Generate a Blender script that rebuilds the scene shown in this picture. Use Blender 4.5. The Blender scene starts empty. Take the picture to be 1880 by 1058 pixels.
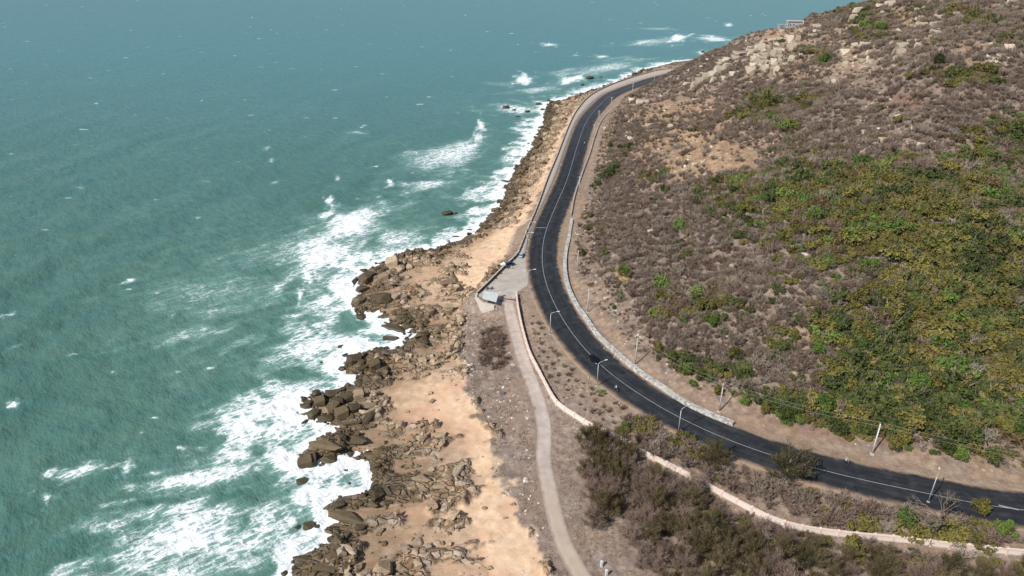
import bpy, bmesh, math, random
import numpy as np
from mathutils import Vector, Matrix
random.seed(7)
RNG = np.random.default_rng(11)
scene = bpy.context.scene
COL = scene.collection

# ------------------------------------------------------------------ camera
CAM_Z = 128.0
PITCH = math.radians(27.0)
HFOV = math.radians(71.0)
F = 940.0 / math.tan(HFOV / 2)
cam_d = bpy.data.cameras.new('camera')
cam = bpy.data.objects.new('camera', cam_d)
COL.objects.link(cam)
cam.location = (0, 0, CAM_Z)
cam.rotation_euler = (math.pi / 2 - PITCH, 0, 0)
cam_d.sensor_fit = 'HORIZONTAL'
cam_d.angle = HFOV
cam_d.clip_end = 60000
cam_d.clip_start = 1.0
scene.camera = cam
CP, SP = math.cos(PITCH), math.sin(PITCH)


def ray_dir(px, py):
    X = (np.asarray(px, float) - 940.0) / F
    Y = (529.0 - np.asarray(py, float)) / F
    return np.stack([X, CP + Y * SP, -SP + Y * CP], -1)


def U(px, py, z=0.0):
    """point of the sight line through a photo position at world height z (used to survey the place)"""
    d = ray_dir(px, py)
    t = (z - CAM_Z) / d[..., 2]
    return np.stack([d[..., 0] * t, d[..., 1] * t, np.zeros_like(t) + z], -1)


def proj(x, y, z):
    zz = z - CAM_Z
    dep = y * CP - zz * SP
    dep = np.where(dep < 1, 1, dep)
    return 940 + F * x / dep, 529 - F * (y * SP + zz * CP) / dep, dep


# ------------------------------------------------------------------ noise
def _hash(ix, iy, s):
    h = (ix.astype(np.int64) * 374761393 + iy.astype(np.int64) * 668265263 + s * 1274126177) & 0xffffffff
    h = ((h ^ (h >> 13)) * 1274126177) & 0xffffffff
    h = (h ^ (h >> 16)) & 0xffffffff
    return h / 4294967295.0


def vnoise(x, y, s=0):
    ix, iy = np.floor(x), np.floor(y)
    fx, fy = x - ix, y - iy
    ux = fx * fx * fx * (fx * (fx * 6 - 15) + 10)
    uy = fy * fy * fy * (fy * (fy * 6 - 15) + 10)
    out = 0
    for a in (0, 1):
        for b in (0, 1):
            an = _hash(ix + a, iy + b, s) * 6.2831853
            g = np.cos(an) * (fx - a) + np.sin(an) * (fy - b)
            out = out + g * (ux if a else 1 - ux) * (uy if b else 1 - uy)
    return out * 1.5


def fbm(x, y, s=0, o=4, g=0.5):
    r, a = 0, 1.0
    for i in range(o):
        r = r + a * vnoise(x * 2 ** i + 13.7 * i, y * 2 ** i - 7.1 * i, s + i)
        a *= g
    return r


def worley(x, y, s=0):
    ix, iy = np.floor(x), np.floor(y)
    f1 = np.full(x.shape, 9.0); f2 = np.full(x.shape, 9.0); cid = np.zeros(x.shape)
    for a in (-1, 0, 1):
        for b in (-1, 0, 1):
            cx, cy = ix + a, iy + b
            px = cx + 0.1 + 0.8 * _hash(cx, cy, s); py = cy + 0.1 + 0.8 * _hash(cx, cy, s + 5)
            d = np.hypot(x - px, y - py)
            near = d < f1
            f2 = np.where(near, f1, np.minimum(f2, d))
            cid = np.where(near, _hash(cx, cy, s + 9), cid)
            f1 = np.where(near, d, f1)
    return f1, f2, cid


def sstep(a, b, x):
    t = np.clip((x - a) / (b - a), 0, 1)
    return t * t * (3 - 2 * t)


def catmull(P, step):
    P = np.asarray(P, float)
    Q = np.vstack([2 * P[0] - P[1], P, 2 * P[-1] - P[-2]])
    out = []
    for i in range(1, len(Q) - 2):
        p0, p1, p2, p3 = Q[i - 1], Q[i], Q[i + 1], Q[i + 2]
        n = max(2, int(np.linalg.norm(p2 - p1) / step))
        for t in np.linspace(0, 1, n, endpoint=False):
            out.append(0.5 * ((2 * p1) + (-p0 + p2) * t + (2 * p0 - 5 * p1 + 4 * p2 - p3) * t * t + (-p0 + 3 * p1 - 3 * p2 + p3) * t ** 3))
    out.append(P[-1])
    return np.array(out)


def resample(P, step):
    P = np.asarray(P, float)
    s = np.r_[0, np.cumsum(np.linalg.norm(np.diff(P, axis=0), axis=1))]
    n = max(2, int(round(s[-1] / step)) + 1)
    q = np.linspace(0, s[-1], n)
    return np.stack([np.interp(q, s, P[:, k]) for k in range(P.shape[1])], -1)


def seg_dist(X, Y, P, chunk=40):
    """distance to polyline, index of nearest segment, side (+ = left of travel)"""
    best = np.full(X.shape, 1e9); side = np.zeros(X.shape); par = np.zeros(X.shape)
    for i in range(len(P) - 1):
        ax, ay = P[i][:2]; bx, by = P[i + 1][:2]
        dx, dy = bx - ax, by - ay
        L = dx * dx + dy * dy + 1e-9
        t = np.clip(((X - ax) * dx + (Y - ay) * dy) / L, 0, 1)
        ex, ey = X - ax - t * dx, Y - ay - t * dy
        d = np.hypot(ex, ey)
        m = d < best
        best = np.where(m, d, best)
        side = np.where(m, np.sign(dx * (Y - ay) - dy * (X - ax)), side)
        par = np.where(m, i + t, par)
    return best, par, side


def in_poly(X, Y, P):
    c = np.zeros(X.shape, bool)
    n = len(P)
    for i in range(n):
        x1, y1 = P[i][:2]; x2, y2 = P[(i + 1) % n][:2]
        if y1 == y2:
            continue
        c ^= ((y1 > Y) != (y2 > Y)) & (X < (x2 - x1) * (Y - y1) / (y2 - y1) + x1)
    return c


def poly_sd(X, Y, P):
    P = np.vstack([P, P[:1]])
    d, _, _ = seg_dist(X, Y, P)
    return np.where(in_poly(X, Y, P[:-1]), -d, d)


# ------------------------------------------------------------------ survey of the place
ROAD_Z = 8.0
road_px = [(1880, 941), (1807, 927), (1715, 909), (1636, 893.5), (1557, 877), (1481, 857), (1404, 834), (1367, 821), (1299, 794),
           (1240, 765), (1186, 733), (1147, 708), (1105, 675), (1080, 650.5), (1051, 614), (1042, 602), (1021, 567), (1005, 529),
           (996.5, 501), (995, 478), (996, 450), (1004, 418), (1020, 380), (1043, 325), (1058.6, 272), (1076.5, 223), (1097, 198),
           (1122, 175), (1161, 159), (1201, 145.5), (1237, 136.5), (1262, 131)]
rp = U([p[0] for p in road_px], [p[1] for p in road_px], ROAD_Z)[:, :2]
far_branch = [(210, 716), (255, 752), (310, 775), (380, 775), (470, 760), (560, 750)]
near_branch = [(420, 62), (300, 92), (200, 118)]
ROAD = catmull(np.vstack([near_branch, rp, far_branch]), 4.0)
ROAD = resample(ROAD, 4.0)
ROAD = np.stack([np.convolve(np.pad(ROAD[:, k], 3, 'edge'), np.ones(7) / 7, 'valid') for k in range(2)], -1)

shore_px = [(1330, 96), (1290, 110), (1240, 114), (1185, 128), (1148, 147), (1105, 160), (1075, 172), (1040, 183), (1012, 190), (1003, 205),
            (1000, 225), (985, 255), (975, 282), (950, 312), (932, 345), (925, 370), (905, 400), (885, 415), (870, 432), (832, 449),
            (800, 460), (762, 466), (722, 476), (690, 488), (672, 508), (656, 517), (672, 532), (650, 552), (654, 578), (688, 574),
            (716, 600), (756, 606), (748, 636), (722, 650), (700, 646), (650, 648), (634, 656), (640, 680), (676, 692), (664, 706),
            (612, 716), (560, 734), (552, 768), (600, 776), (640, 784), (600, 800), (568, 818), (560, 835), (550, 848), (570, 860), (600, 846),
            (640, 842), (680, 850), (696, 880), (686, 904), (640, 918), (602, 926), (600, 958), (648, 972), (640, 990), (600, 1012),
            (545, 1030), (536, 1058), (560, 1110), (500, 1180), (480, 1300)]
sp_ = U([p[0] for p in shore_px], [p[1] for p in shore_px], 0.0)[:, :2]
far_shore = [(620, 880), (480, 850), (360, 860), (290, 830), (235, 780)]
near_shore = [(-70, 60), (-80, 20)]
SHORE = np.vstack([far_shore, sp_, near_shore])
SHORE = resample(SHORE, 3.0)
nn = np.stack([fbm(SHORE[:, 0] / 9, SHORE[:, 1] / 9, 3, 3), fbm(SHORE[:, 0] / 9, SHORE[:, 1] / 9, 31, 3)], -1)
SHORE = SHORE + nn * 2.0
LAND = np.vstack([SHORE, [(-80, -50), (900, -50), (900, 880)]])

park_px = [(960, 452), (972, 458), (976, 500), (972, 522), (950, 536), (942, 556), (914, 558), (873, 541), (900, 516), (921, 494), (945, 470)]
PARK = U([p[0] for p in park_px], [p[1] for p in park_px], 8.0)[:, :2]
path_px = [(930, 552), (934, 566), (938, 577), (948, 614), (963, 663), (982.5, 712), (997, 756), (1000.5, 790), (999.4, 832.5), (1010, 885),
           (1023, 938), (1041, 990), (1073, 1043), (1086, 1062), (1130, 1130)]
PATH = resample(catmull(U([p[0] for p in path_px], [p[1] for p in path_px], 6.5)[:, :2], 3.0), 3.0)

# ------------------------------------------------------------------ distance rasters
RX = np.arange(-300, 700, 2.5); RY = np.arange(40, 900, 2.5)
GX, GY = np.meshgrid(RX, RY)
d_, par_, side_ = seg_dist(GX, GY, ROAD)
# travel runs from the near right, round the bend, to the far right: the hill lies on the right hand
R_ROAD = np.where(side_ < 0, d_, -d_)
R_PAR = par_
sd_, spar_, _ = seg_dist(GX, GY, SHORE)
R_SHORE = np.where(in_poly(GX, GY, LAND), sd_, -sd_)
R_SPAR = spar_
R_PATH = seg_dist(GX, GY, PATH)[0]


def raster(R, x, y):
    fx = np.clip((x - RX[0]) / 2.5, 0, len(RX) - 1.001); fy = np.clip((y - RY[0]) / 2.5, 0, len(RY) - 1.001)
    ix = fx.astype(int); iy = fy.astype(int); fx = fx - ix; fy = fy - iy
    return (R[iy, ix] * (1 - fx) + R[iy, ix + 1] * fx) * (1 - fy) + (R[iy + 1, ix] * (1 - fx) + R[iy + 1, ix + 1] * fx) * fy


def d_road(x, y): return raster(R_ROAD, x, y)
def d_shore(x, y): return raster(R_SHORE, x, y)


HILL_SLOPE = 0.44


def height(x, y):
    x = np.asarray(x, float); y = np.asarray(y, float)
    dr = d_road(x, y); ds = d_shore(x, y)
    # hill side
    e = np.maximum(dr - 10.0, 0)
    far = sstep(500, 640, y)
    bank = 0.30 * np.minimum(e, 9) + HILL_SLOPE * np.maximum(e - 9, 0)
    bank = bank + far * np.minimum(e, 36) * 0.36
    amp = sstep(8, 60, e)
    und = 7 * fbm(x / 75 + 3, y / 75, 5, 3) + 2.2 * fbm(x / 17, y / 17, 8, 3)
    hill = 7.95 + bank + und * amp + 0.35 * fbm(x / 5, y / 5, 12, 2) * sstep(0, 4, e)
    # sea side
    er = np.maximum(-dr - 9.5, 0)
    dsn = ds + 1.5 * fbm(x / 6, y / 6, 4, 3)
    t = np.clip(dsn / (dsn + er + 0.01), 0, 1)
    low = np.where(dsn > 0, 7.95 * (0.55 * t + 0.45 * t ** 3) + 1.0 * (1 - np.exp(-np.maximum(dsn, 0) / 4)) * (1 - t), 0.10 * dsn)
    low = np.maximum(low, -9)
    low = low + 0.25 * fbm(x / 7, y / 7, 15, 3) * sstep(1, 8, er) * sstep(0, 5, ds)
    z = np.where(dr > 0, hill, low)
    return z


def smooth_fix(x, y, z):
    """level ground of the lay-by"""
    pd = poly_sd(x, y, PARK)
    w = 1 - sstep(0.3, 4.5, pd)
    return z * (1 - w) + 7.94 * w


# terrain grid
xs = np.r_[np.arange(-112, 62, 0.5), np.arange(62, 430, 1.2)]
ys = np.r_[np.arange(84, 330, 0.6), np.arange(330, 560, 1.1), np.arange(560, 900, 2.0)]
TX, TY = np.meshgrid(xs, ys)
TZ = smooth_fix(TX, TY, height(TX, TY))


def Hs(x, y):
    x = np.clip(np.asarray(x, float), xs[0], xs[-1] - .01); y = np.clip(np.asarray(y, float), ys[0], ys[-1] - .01)
    ix = np.searchsorted(xs, x, 'right') - 1; iy = np.searchsorted(ys, y, 'right') - 1
    fx = (x - xs[ix]) / (xs[ix + 1] - xs[ix]); fy = (y - ys[iy]) / (ys[iy + 1] - ys[iy])
    return (TZ[iy, ix] * (1 - fx) + TZ[iy, ix + 1] * fx) * (1 - fy) + (TZ[iy + 1, ix] * (1 - fx) + TZ[iy + 1, ix + 1] * fx) * fy


def hit(px, py):
    """where the sight line through a photo position meets the ground"""
    px = np.atleast_1d(np.asarray(px, float)); py = np.atleast_1d(np.asarray(py, float))
    d = ray_dir(px, py)
    t = np.full(px.shape, 60.0); done = np.zeros(px.shape, bool)
    for _ in range(1600):
        p = np.array([0, 0, CAM_Z]) + d * t[:, None]
        below = p[:, 2] < np.maximum(Hs(p[:, 0], p[:, 1]), 0)
        done |= below
        if done.all():
            break
        t = np.where(done, t, t + 0.6)
    p = np.array([0, 0, CAM_Z]) + d * (t - 0.3)[:, None]
    p[:, 2] = Hs(p[:, 0], p[:, 1])
    return p


def G(px, py):
    return hit([px], [py])[0]


# ------------------------------------------------------------------ object helpers
def tag(o, label=None, cat=None, group=None, kind=None):
    if label: o['label'] = label
    if cat: o['category'] = cat
    if group: o['group'] = group
    if kind: o['kind'] = kind
    return o


def fast_mesh(name, V, Q, mats=(), smooth=False):
    """mesh from arrays; Q (n,k) faces with k corners, or list of such arrays"""
    me = bpy.data.meshes.new(name)
    V = np.asarray(V, np.float32)
    Qs = Q if isinstance(Q, list) else [Q]
    Qs = [np.asarray(q, np.int32) for q in Qs if len(q)]
    nl = sum(q.size for q in Qs); nf = sum(len(q) for q in Qs)
    me.vertices.add(len(V)); me.vertices.foreach_set('co', V.ravel())
    me.loops.add(nl); me.loops.foreach_set('vertex_index', np.concatenate([q.ravel() for q in Qs]))
    me.polygons.add(nf)
    starts = []; off = 0
    for q in Qs:
        starts.append(off + np.arange(len(q)) * q.shape[1]); off += q.size
    me.polygons.foreach_set('loop_start', np.concatenate(starts).astype(np.int32))
    me.update(calc_edges=True)
    if smooth:
        me.polygons.foreach_set('use_smooth', np.ones(nf, bool))
    for m in mats:
        me.materials.append(m)
    me.validate()
    return me


def link(name, me, parent=None, loc=None):
    o = bpy.data.objects.new(name, me)
    COL.objects.link(o)
    if parent is not None: o.parent = parent
    if loc is not None: o.location = loc
    return o


def empty(name, loc=(0, 0, 0), rz=0.0):
    o = bpy.data.objects.new(name, None)
    o.empty_display_size = 0.5
    COL.objects.link(o); o.location = loc; o.rotation_euler = (0, 0, rz)
    return o


def copy_tree(o, parent=None):
    c = o.copy(); COL.objects.link(c); c.parent = parent
    for k in list(o.children):
        copy_tree(k, c)
    return c


class MB:
    """collects boxes, tubes and lofts into one mesh"""
    def __init__(s): s.v = []; s.f = []; s.m = []

    def add(s, V, Fc, mat=0):
        o = len(s.v)
        s.v += [tuple(map(float, p)) for p in V]
        s.f += [tuple(i + o for i in f) for f in Fc]
        s.m += [mat] * len(Fc)
        return s

    def box(s, c, size, rz=0.0, mat=0, taper=1.0, bev=0.0):
        x, y, z = (k / 2 for k in size)
        ca, sa = math.cos(rz), math.sin(rz)
        V = []
        rings = [(-z, 1.0), (z, taper)]
        if bev > 0:
            b = bev
            rings = [(-z, 1.0), (z - b, 1.0), (z, 1 - b / min(x, y))]
        for zz, k in rings:
            for a, b2 in ((-1, -1), (1, -1), (1, 1), (-1, 1)):
                X, Y = a * x * k, b2 * y * k
                V.append((c[0] + X * ca - Y * sa, c[1] + X * sa + Y * ca, c[2] + zz))
        n = len(rings)
        Fc = [(3, 2, 1, 0)] + [(4 * r + i, 4 * r + (i + 1) % 4, 4 * r + 4 + (i + 1) % 4, 4 * r + 4 + i) for r in range(n - 1) for i in range(4)]
        Fc.append(tuple(4 * (n - 1) + i for i in range(4)))
        return s.add(V, Fc, mat)

    def tube(s, P, R, n=8, mat=0, cap=True):
        P = [Vector(p) for p in P]
        if not hasattr(R, '__len__'): R = [R] * len(P)
        V = []; Fc = []
        for i, p in enumerate(P):
            t = (P[min(i + 1, len(P) - 1)] - P[max(i - 1, 0)]).normalized()
            u = t.cross(Vector((0, 0, 1)) if abs(t.z) < .9 else Vector((1, 0, 0))).normalized(); w = t.cross(u)
            for k in range(n):
                a = 2 * math.pi * k / n
                V.append(p + (u * math.cos(a) + w * math.sin(a)) * R[i])
        for i in range(len(P) - 1):
            for k in range(n):
                Fc.append((i * n + k, i * n + (k + 1) % n, (i + 1) * n + (k + 1) % n, (i + 1) * n + k))
        if cap:
            Fc.append(tuple(range(n))[::-1]); Fc.append(tuple((len(P) - 1) * n + k for k in range(n)))
        return s.add(V, Fc, mat)

    def loft(s, rings, mat=0, cap=True):
        n = len(rings[0]); V = [p for r in rings for p in r]; Fc = []
        for i in range(len(rings) - 1):
            for k in range(n):
                Fc.append((i * n + k, i * n + (k + 1) % n, (i + 1) * n + (k + 1) % n, (i + 1) * n + k))
        if cap:
            Fc.append(tuple(range(n))[::-1]); Fc.append(tuple((len(rings) - 1) * n + k for k in range(n)))
        return s.add(V, Fc, mat)

    def build(s, name, mats, parent=None, smooth=False, loc=None):
        me = bpy.data.meshes.new(name)
        me.from_pydata(s.v, [], s.f)
        mats = mats if isinstance(mats, (list, tuple)) else [mats]
        for m in mats: me.materials.append(m)
        if len(mats) > 1: me.polygons.foreach_set('material_index', s.m)
        bm = bmesh.new(); bm.from_mesh(me); bmesh.ops.recalc_face_normals(bm, faces=bm.faces); bm.to_mesh(me); bm.free()
        if smooth:
            me.polygons.foreach_set('use_smooth', [True] * len(me.polygons))
        me.update()
        return link(name, me, parent, loc)


# ------------------------------------------------------------------ materials
def lin(h):
    h = h.lstrip('#')
    out = []
    for i in (0, 2, 4):
        c = int(h[i:i + 2], 16) / 255
        out.append(c / 12.92 if c <= 0.04045 else ((c + 0.055) / 1.055) ** 2.4)
    return (*out, 1.0)


class NT:
    def __init__(s, name):
        s.m = bpy.data.materials.new(name); s.m.use_nodes = True
        s.t = s.m.node_tree; s.t.nodes.clear()
        s.out = s.n('ShaderNodeOutputMaterial'); s.b = s.n('ShaderNodeBsdfPrincipled')
        s.l(s.b.outputs[0], s.out.inputs[0])

    def n(s, t, **kw):
        nd = s.t.nodes.new(t)
        for k, v in kw.items(): setattr(nd, k, v)
        return nd

    def l(s, a, b): s.t.links.new(a, b)

    def put(s, sock, v):
        if hasattr(v, 'is_linked') or isinstance(v, bpy.types.NodeSocket): s.l(v, sock)
        else: sock.default_value = v

    def attr(s, name): return s.n('ShaderNodeAttribute', attribute_name=name)

    def sep(s, c):
        q = s.n('ShaderNodeSeparateColor'); s.l(c, q.inputs[0]); return q.outputs

    def math(s, op, a, b=0.0, c=None, clamp=False):
        q = s.n('ShaderNodeMath', operation=op, use_clamp=clamp); s.put(q.inputs[0], a); s.put(q.inputs[1], b)
        if c is not None: s.put(q.inputs[2], c)
        return q.outputs[0]

    def mix(s, f, a, b, mode='MIX'):
        q = s.n('ShaderNodeMix', data_type='RGBA', blend_type=mode); s.put(q.inputs[0], f); s.put(q.inputs[6], a); s.put(q.inputs[7], b)
        return q.outputs[2]

    def noise(s, vec, scale, detail=4.0, rough=0.55, dist=0.0):
        q = s.n('ShaderNodeTexNoise'); q.inputs['Scale'].default_value = scale; q.inputs['Detail'].default_value = detail
        q.inputs['Roughness'].default_value = rough; q.inputs['Distortion'].default_value = dist
        if vec is not None: s.l(vec, q.inputs['Vector'])
        return q.outputs

    def vor(s, vec, scale, feature='F1'):
        q = s.n('ShaderNodeTexVoronoi', feature=feature); q.inputs['Scale'].default_value = scale
        if vec is not None: s.l(vec, q.inputs['Vector'])
        return q.outputs

    def ramp(s, f, stops, interp='LINEAR'):
        q = s.n('ShaderNodeValToRGB'); q.color_ramp.interpolation = interp
        el = q.color_ramp.elements
        while len(el) < len(stops): el.new(0.5)
        for e, (p, c) in zip(el, stops):
            e.position = p; e.color = c if len(c) == 4 else (*c, 1)
        s.put(q.inputs[0], f); return q.outputs[0]

    def rng(s, v, a, b, c=0.0, d=1.0, smooth=True):
        q = s.n('ShaderNodeMapRange', interpolation_type='SMOOTHSTEP' if smooth else 'LINEAR')
        s.put(q.inputs[0], v)
        for i, k in enumerate((a, b, c, d)): s.put(q.inputs[i + 1], k)
        return q.outputs[0]

    def mapping(s, vec, scale=(1, 1, 1), rot=(0, 0, 0)):
        q = s.n('ShaderNodeMapping'); s.l(vec, q.inputs[0]); q.inputs['Scale'].default_value = scale; q.inputs['Rotation'].default_value = rot
        return q.outputs[0]

    def bump(s, h, dist, strength=1.0):
        q = s.n('ShaderNodeBump'); q.inputs['Strength'].default_value = strength; q.inputs['Distance'].default_value = dist
        s.l(h, q.inputs['Height']); s.l(q.outputs[0], s.b.inputs['Normal']); return q

    def pos(s): return s.n('ShaderNodeNewGeometry').outputs['Position']
    def obj(s): return s.n('ShaderNodeTexCoord').outputs['Object']


def simple(name, hexc, rough=0.8, var=0.18, scale=3.0, metal=0.0, spec=0.3, bump=0.0):
    t = NT(name); c = lin(hexc)
    v = t.obj()
    nz = t.noise(v, scale, 5)[0]
    lo = tuple(k * (1 - var) for k in c[:3]) + (1,); hi = tuple(min(1, k * (1 + var)) for k in c[:3]) + (1,)
    col = t.ramp(nz, [(0.3, lo), (0.7, hi)])
    t.l(col, t.b.inputs['Base Color'])
    t.b.inputs['Roughness'].default_value = rough; t.b.inputs['Metallic'].default_value = metal
    t.b.inputs['Specular IOR Level'].default_value = spec
    if bump: t.bump(nz, bump)
    return t.m


def plant_mat(name, hexes, rough=0.75, trans=0.0, scale=0.045):
    """leaf / twig colour that drifts across the site, from plant to plant and from clump to clump"""
    t = NT(name)
    oi = t.n('ShaderNodeObjectInfo')
    big = t.noise(oi.outputs['Location'], scale, 2)[0]
    r = oi.outputs['Random']
    loc = t.noise(t.pos(), 1.9, 4, .7)[0]
    f = t.math('ADD', t.math('MULTIPLY', big, 0.5), t.math('MULTIPLY', r, 0.45))
    f = t.math('ADD', f, t.math('MULTIPLY', t.math('SUBTRACT', loc, 0.5), 1.1), clamp=True)
    n = len(hexes)
    col = t.ramp(f, [(0.12 + 0.76 * i / max(1, n - 1), lin(h)) for i, h in enumerate(hexes)])
    t.l(col, t.b.inputs['Base Color'])
    t.b.inputs['Roughness'].default_value = rough
    t.b.inputs['Specular IOR Level'].default_value = 0.2
    return t.m


# ------------------------------------------------------------------ light
SUN_EL = math.radians(44); SUN_AZ = math.atan2(-0.68, -0.74)
sun_from = Vector((math.cos(SUN_EL) * math.cos(SUN_AZ), math.cos(SUN_EL) * math.sin(SUN_AZ), math.sin(SUN_EL)))
ld = bpy.data.lights.new('sun', 'SUN'); ld.energy = 4.7; ld.angle = math.radians(0.5); ld.color = (1.0, 0.968, 0.925)
sun = bpy.data.objects.new('sun', ld); COL.objects.link(sun)
sun.location = (0, 0, 300)
sun.rotation_euler = sun_from.to_track_quat('Z', 'Y').to_euler()
w = bpy.data.worlds.new('World'); scene.world = w; w.use_nodes = True
wt = w.node_tree; wt.nodes.clear()
sky = wt.nodes.new('ShaderNodeTexSky'); sky.sky_type = 'NISHITA'; sky.sun_disc = False
sky.sun_elevation = SUN_EL
sky.sun_rotation = math.atan2(sun_from.x, sun_from.y)
bg = wt.nodes.new('ShaderNodeBackground'); bg.inputs[1].default_value = 0.10
wo = wt.nodes.new('ShaderNodeOutputWorld')
wt.links.new(sky.outputs[0], bg.inputs[0]); wt.links.new(bg.outputs[0], wo.inputs[0])
scene.view_settings.view_transform = 'Standard'; scene.view_settings.look = 'None'
scene.view_settings.exposure = 0; scene.view_settings.gamma = 1
# ------------------------------------------------------------------ ground masks
def polymask(pts, z, soft, X, Y, wob=4.0):
    P = U([p[0] for p in pts], [p[1] for p in pts], z)[:, :2]
    sd = poly_sd(X, Y, P) + wob * fbm(X / 6, Y / 6, 21, 3) + .8 * fbm(X / 1.6, Y / 1.6, 22, 2)
    return 1 - sstep(-soft, soft, sd)


sand_polys = [
    ([(838, 456), (880, 430), (915, 418), (955, 428), (948, 462), (905, 505), (872, 538), (845, 545), (838, 515), (856, 486)], 3.5),
    ([(716, 690), (740, 688), (800, 690), (860, 692), (876, 745), (908, 790), (908, 862), (876, 868), (846, 800), (790, 778), (735, 784), (708, 740)], 3.5),
    ([(846, 930), (890, 872), (945, 878), (952, 930), (1003, 1012), (1012, 1070), (884, 1080), (876, 985)], 4.0),
    ([(935, 420), (962, 372), (1000, 300), (1028, 240), (1052, 205), (1046, 232), (1006, 325), (975, 400), (955, 440)], 6.0),
    ([(735, 940), (790, 925), (800, 960), (740, 985)], 2.0),
]
soil_poly = ([(856, 548), (884, 562), (930, 560), (1000, 540), (1000, 600), (1250, 800), (1950, 980), (1950, 1150), (1000, 1150), (1012, 1060), (1003, 1005), (955, 925),
              (947, 870), (910, 855), (905, 790), (872, 735), (858, 690), (846, 640)], 5.5)
near_land = (TX < 175) & (TY < 560)
mS = np.zeros(TX.shape); mG = np.zeros(TX.shape)
xx, yy = TX[near_land], TY[near_land]
a = np.zeros(xx.shape)
for pts, z in sand_polys:
    a = np.maximum(a, polymask(pts, z, 1.0, xx, yy))
mS[near_land] = a
mG[near_land] = polymask(soil_poly[0], soil_poly[1], .9, xx, yy, 3.0)
DR = d_road(TX, TY); DS = d_shore(TX, TY)
mG = np.maximum(mG, np.where(DR > 0, 1, 0)); mG = np.maximum(mG, sstep(-16, -10.5, DR) * (TY < 300))
mS = mS * (1 - mG)
mR = np.clip(1 - mS - mG, 0, 1) * sstep(-10, -3, DS)
# outcrops stand out of a floor of coarse sand; they run along the strata
_ca, _sa = math.cos(0.18), math.sin(0.18)
_ox, _oy = TX * _ca + TY * _sa, -TX * _sa + TY * _ca
outc = fbm(_ox / 17, _oy / 8.5, 45, 4, .55) + .30 * sstep(16, 2, DS) + .10
OUT = sstep(-.12, .10, outc)
mO = mR * (1 - OUT) * sstep(0.5, 3, DS)
mS = np.clip(mS + .78 * mO, 0, 1); mR = mR - mO * .78
# boulder-field relief of the rock shelf
rk = near_land & (mR > 0.02) & (DS > -9)
xx, yy = TX[rk], TY[rk]
wx = xx + 1.4 * fbm(xx / 5, yy / 5, 41, 2); wy = yy + 1.4 * fbm(xx / 5, yy / 5, 51, 2)
# strata run slanting to the shore: stretch the blocks along them
ca, sa = math.cos(0.35), math.sin(0.35)
ux, uy = wx * ca + wy * sa, -wx * sa + wy * ca
f1, f2, c1 = worley(ux / 6.5, uy / 3.6, 60)
g1, g2, c2 = worley(ux / 2.6, uy / 1.7, 70)
edge1 = sstep(0.02, 0.22, f2 - f1); edge2 = sstep(0.02, 0.25, g2 - g1)
rel = (c1 * 2.0 - 0.7) * edge1 + (c2 * 0.9 - 0.1) * edge2 - 0.35
w_ = OUT[rk] * mR[rk] * sstep(-2.2, 1.8, DS[rk]) * sstep(9.5, 13, -DR[rk])
rough_zone = 0.30 + 1.0 * sstep(-0.25, 0.35, fbm(xx / 20, yy / 20, 81, 2))
TZ[rk] += np.clip(outc[rk] + .1, 0, .6) * 2.6 * w_
TZ[rk] += rel * w_ * rough_zone
# pale cobbles and hummocks on the dry ground
TZ += 0.12 * fbm(TX / 2.2, TY / 2.2, 91, 2) * mG * sstep(10.5, 13, np.abs(DR)) * sstep(2.5, 5, raster(R_PATH, TX, TY))
TZ = smooth_fix(TX, TY, TZ)

ny, nx = TX.shape
V = np.stack([TX.ravel(), TY.ravel(), TZ.ravel()], -1)
idx = np.arange(ny * nx).reshape(ny, nx)
Qd = np.stack([idx[:-1, :-1].ravel(), idx[:-1, 1:].ravel(), idx[1:, 1:].ravel(), idx[1:, :-1].ravel()], -1)
keep = (np.maximum.reduce([TZ[:-1, :-1], TZ[:-1, 1:], TZ[1:, 1:], TZ[1:, :-1]]) > -3.0).ravel()
Qd = Qd[keep]

# tan, bare patches and red scar of the slope
PX, PY, _ = proj(TX, TY, TZ)


def blob(px, py, rx, ry, k=1.0):
    return k * np.exp(-(((PX - px) / rx) ** 2 + ((PY - py) / ry) ** 2))


mT = (blob(1250, 280, 150, 50) + blob(1320, 300, 80, 30, .6) + blob(1560, 90, 40, 60, .5) + blob(1300, 200, 70, 30, .7) + blob(1450, 130, 60, 30, .4) +
      blob(1440, 60, 60, 25, .7) + blob(1180, 210, 60, 30, .5) + blob(1500, 700, 60, 20, .2) + blob(1660, 40, 30, 40, .6) + blob(1780, 60, 50, 70, .4) + blob(1480, 620, 70, 60, .35))
mT = np.clip(1.35 * mT + (.34 + .5 * fbm(TX / 7, TY / 7, 97, 3)) * (1 - sstep(13, 27, DR)) * (DR > 0) * (TY < 330), 0, 1)
mRed = np.clip(blob(1670, 185, 38, 14, .7) + blob(1740, 140, 30, 20, .4) + blob(1400, 790, 250, 25, .3), 0, 1)
m1 = np.stack([mS, mR, mG * (DR <= 0), mT], -1).reshape(-1, 4)
wet = np.clip(1 - sstep(0.8, 3.4, TZ - 0.2 + 0.6 * fbm(TX / 4, TY / 4, 95, 2)), 0, 1) * sstep(32, 12, DS)
wet = np.maximum(wet, .85 * sstep(13, 4, DS + 4 * fbm(TX / 8, TY / 8, 98, 3)) * sstep(-12, -4, DS))
m2 = np.stack([wet, mRed, sstep(-15, -9, DR) * (1 - sstep(9, 14, DR)), np.ones_like(wet)], -1).reshape(-1, 4)


def set_attr(me, name, arr):
    at = me.attributes.new(name, 'FLOAT_COLOR', 'POINT')
    at.data.foreach_set('color', np.ascontiguousarray(arr, np.float32).ravel())


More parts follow.
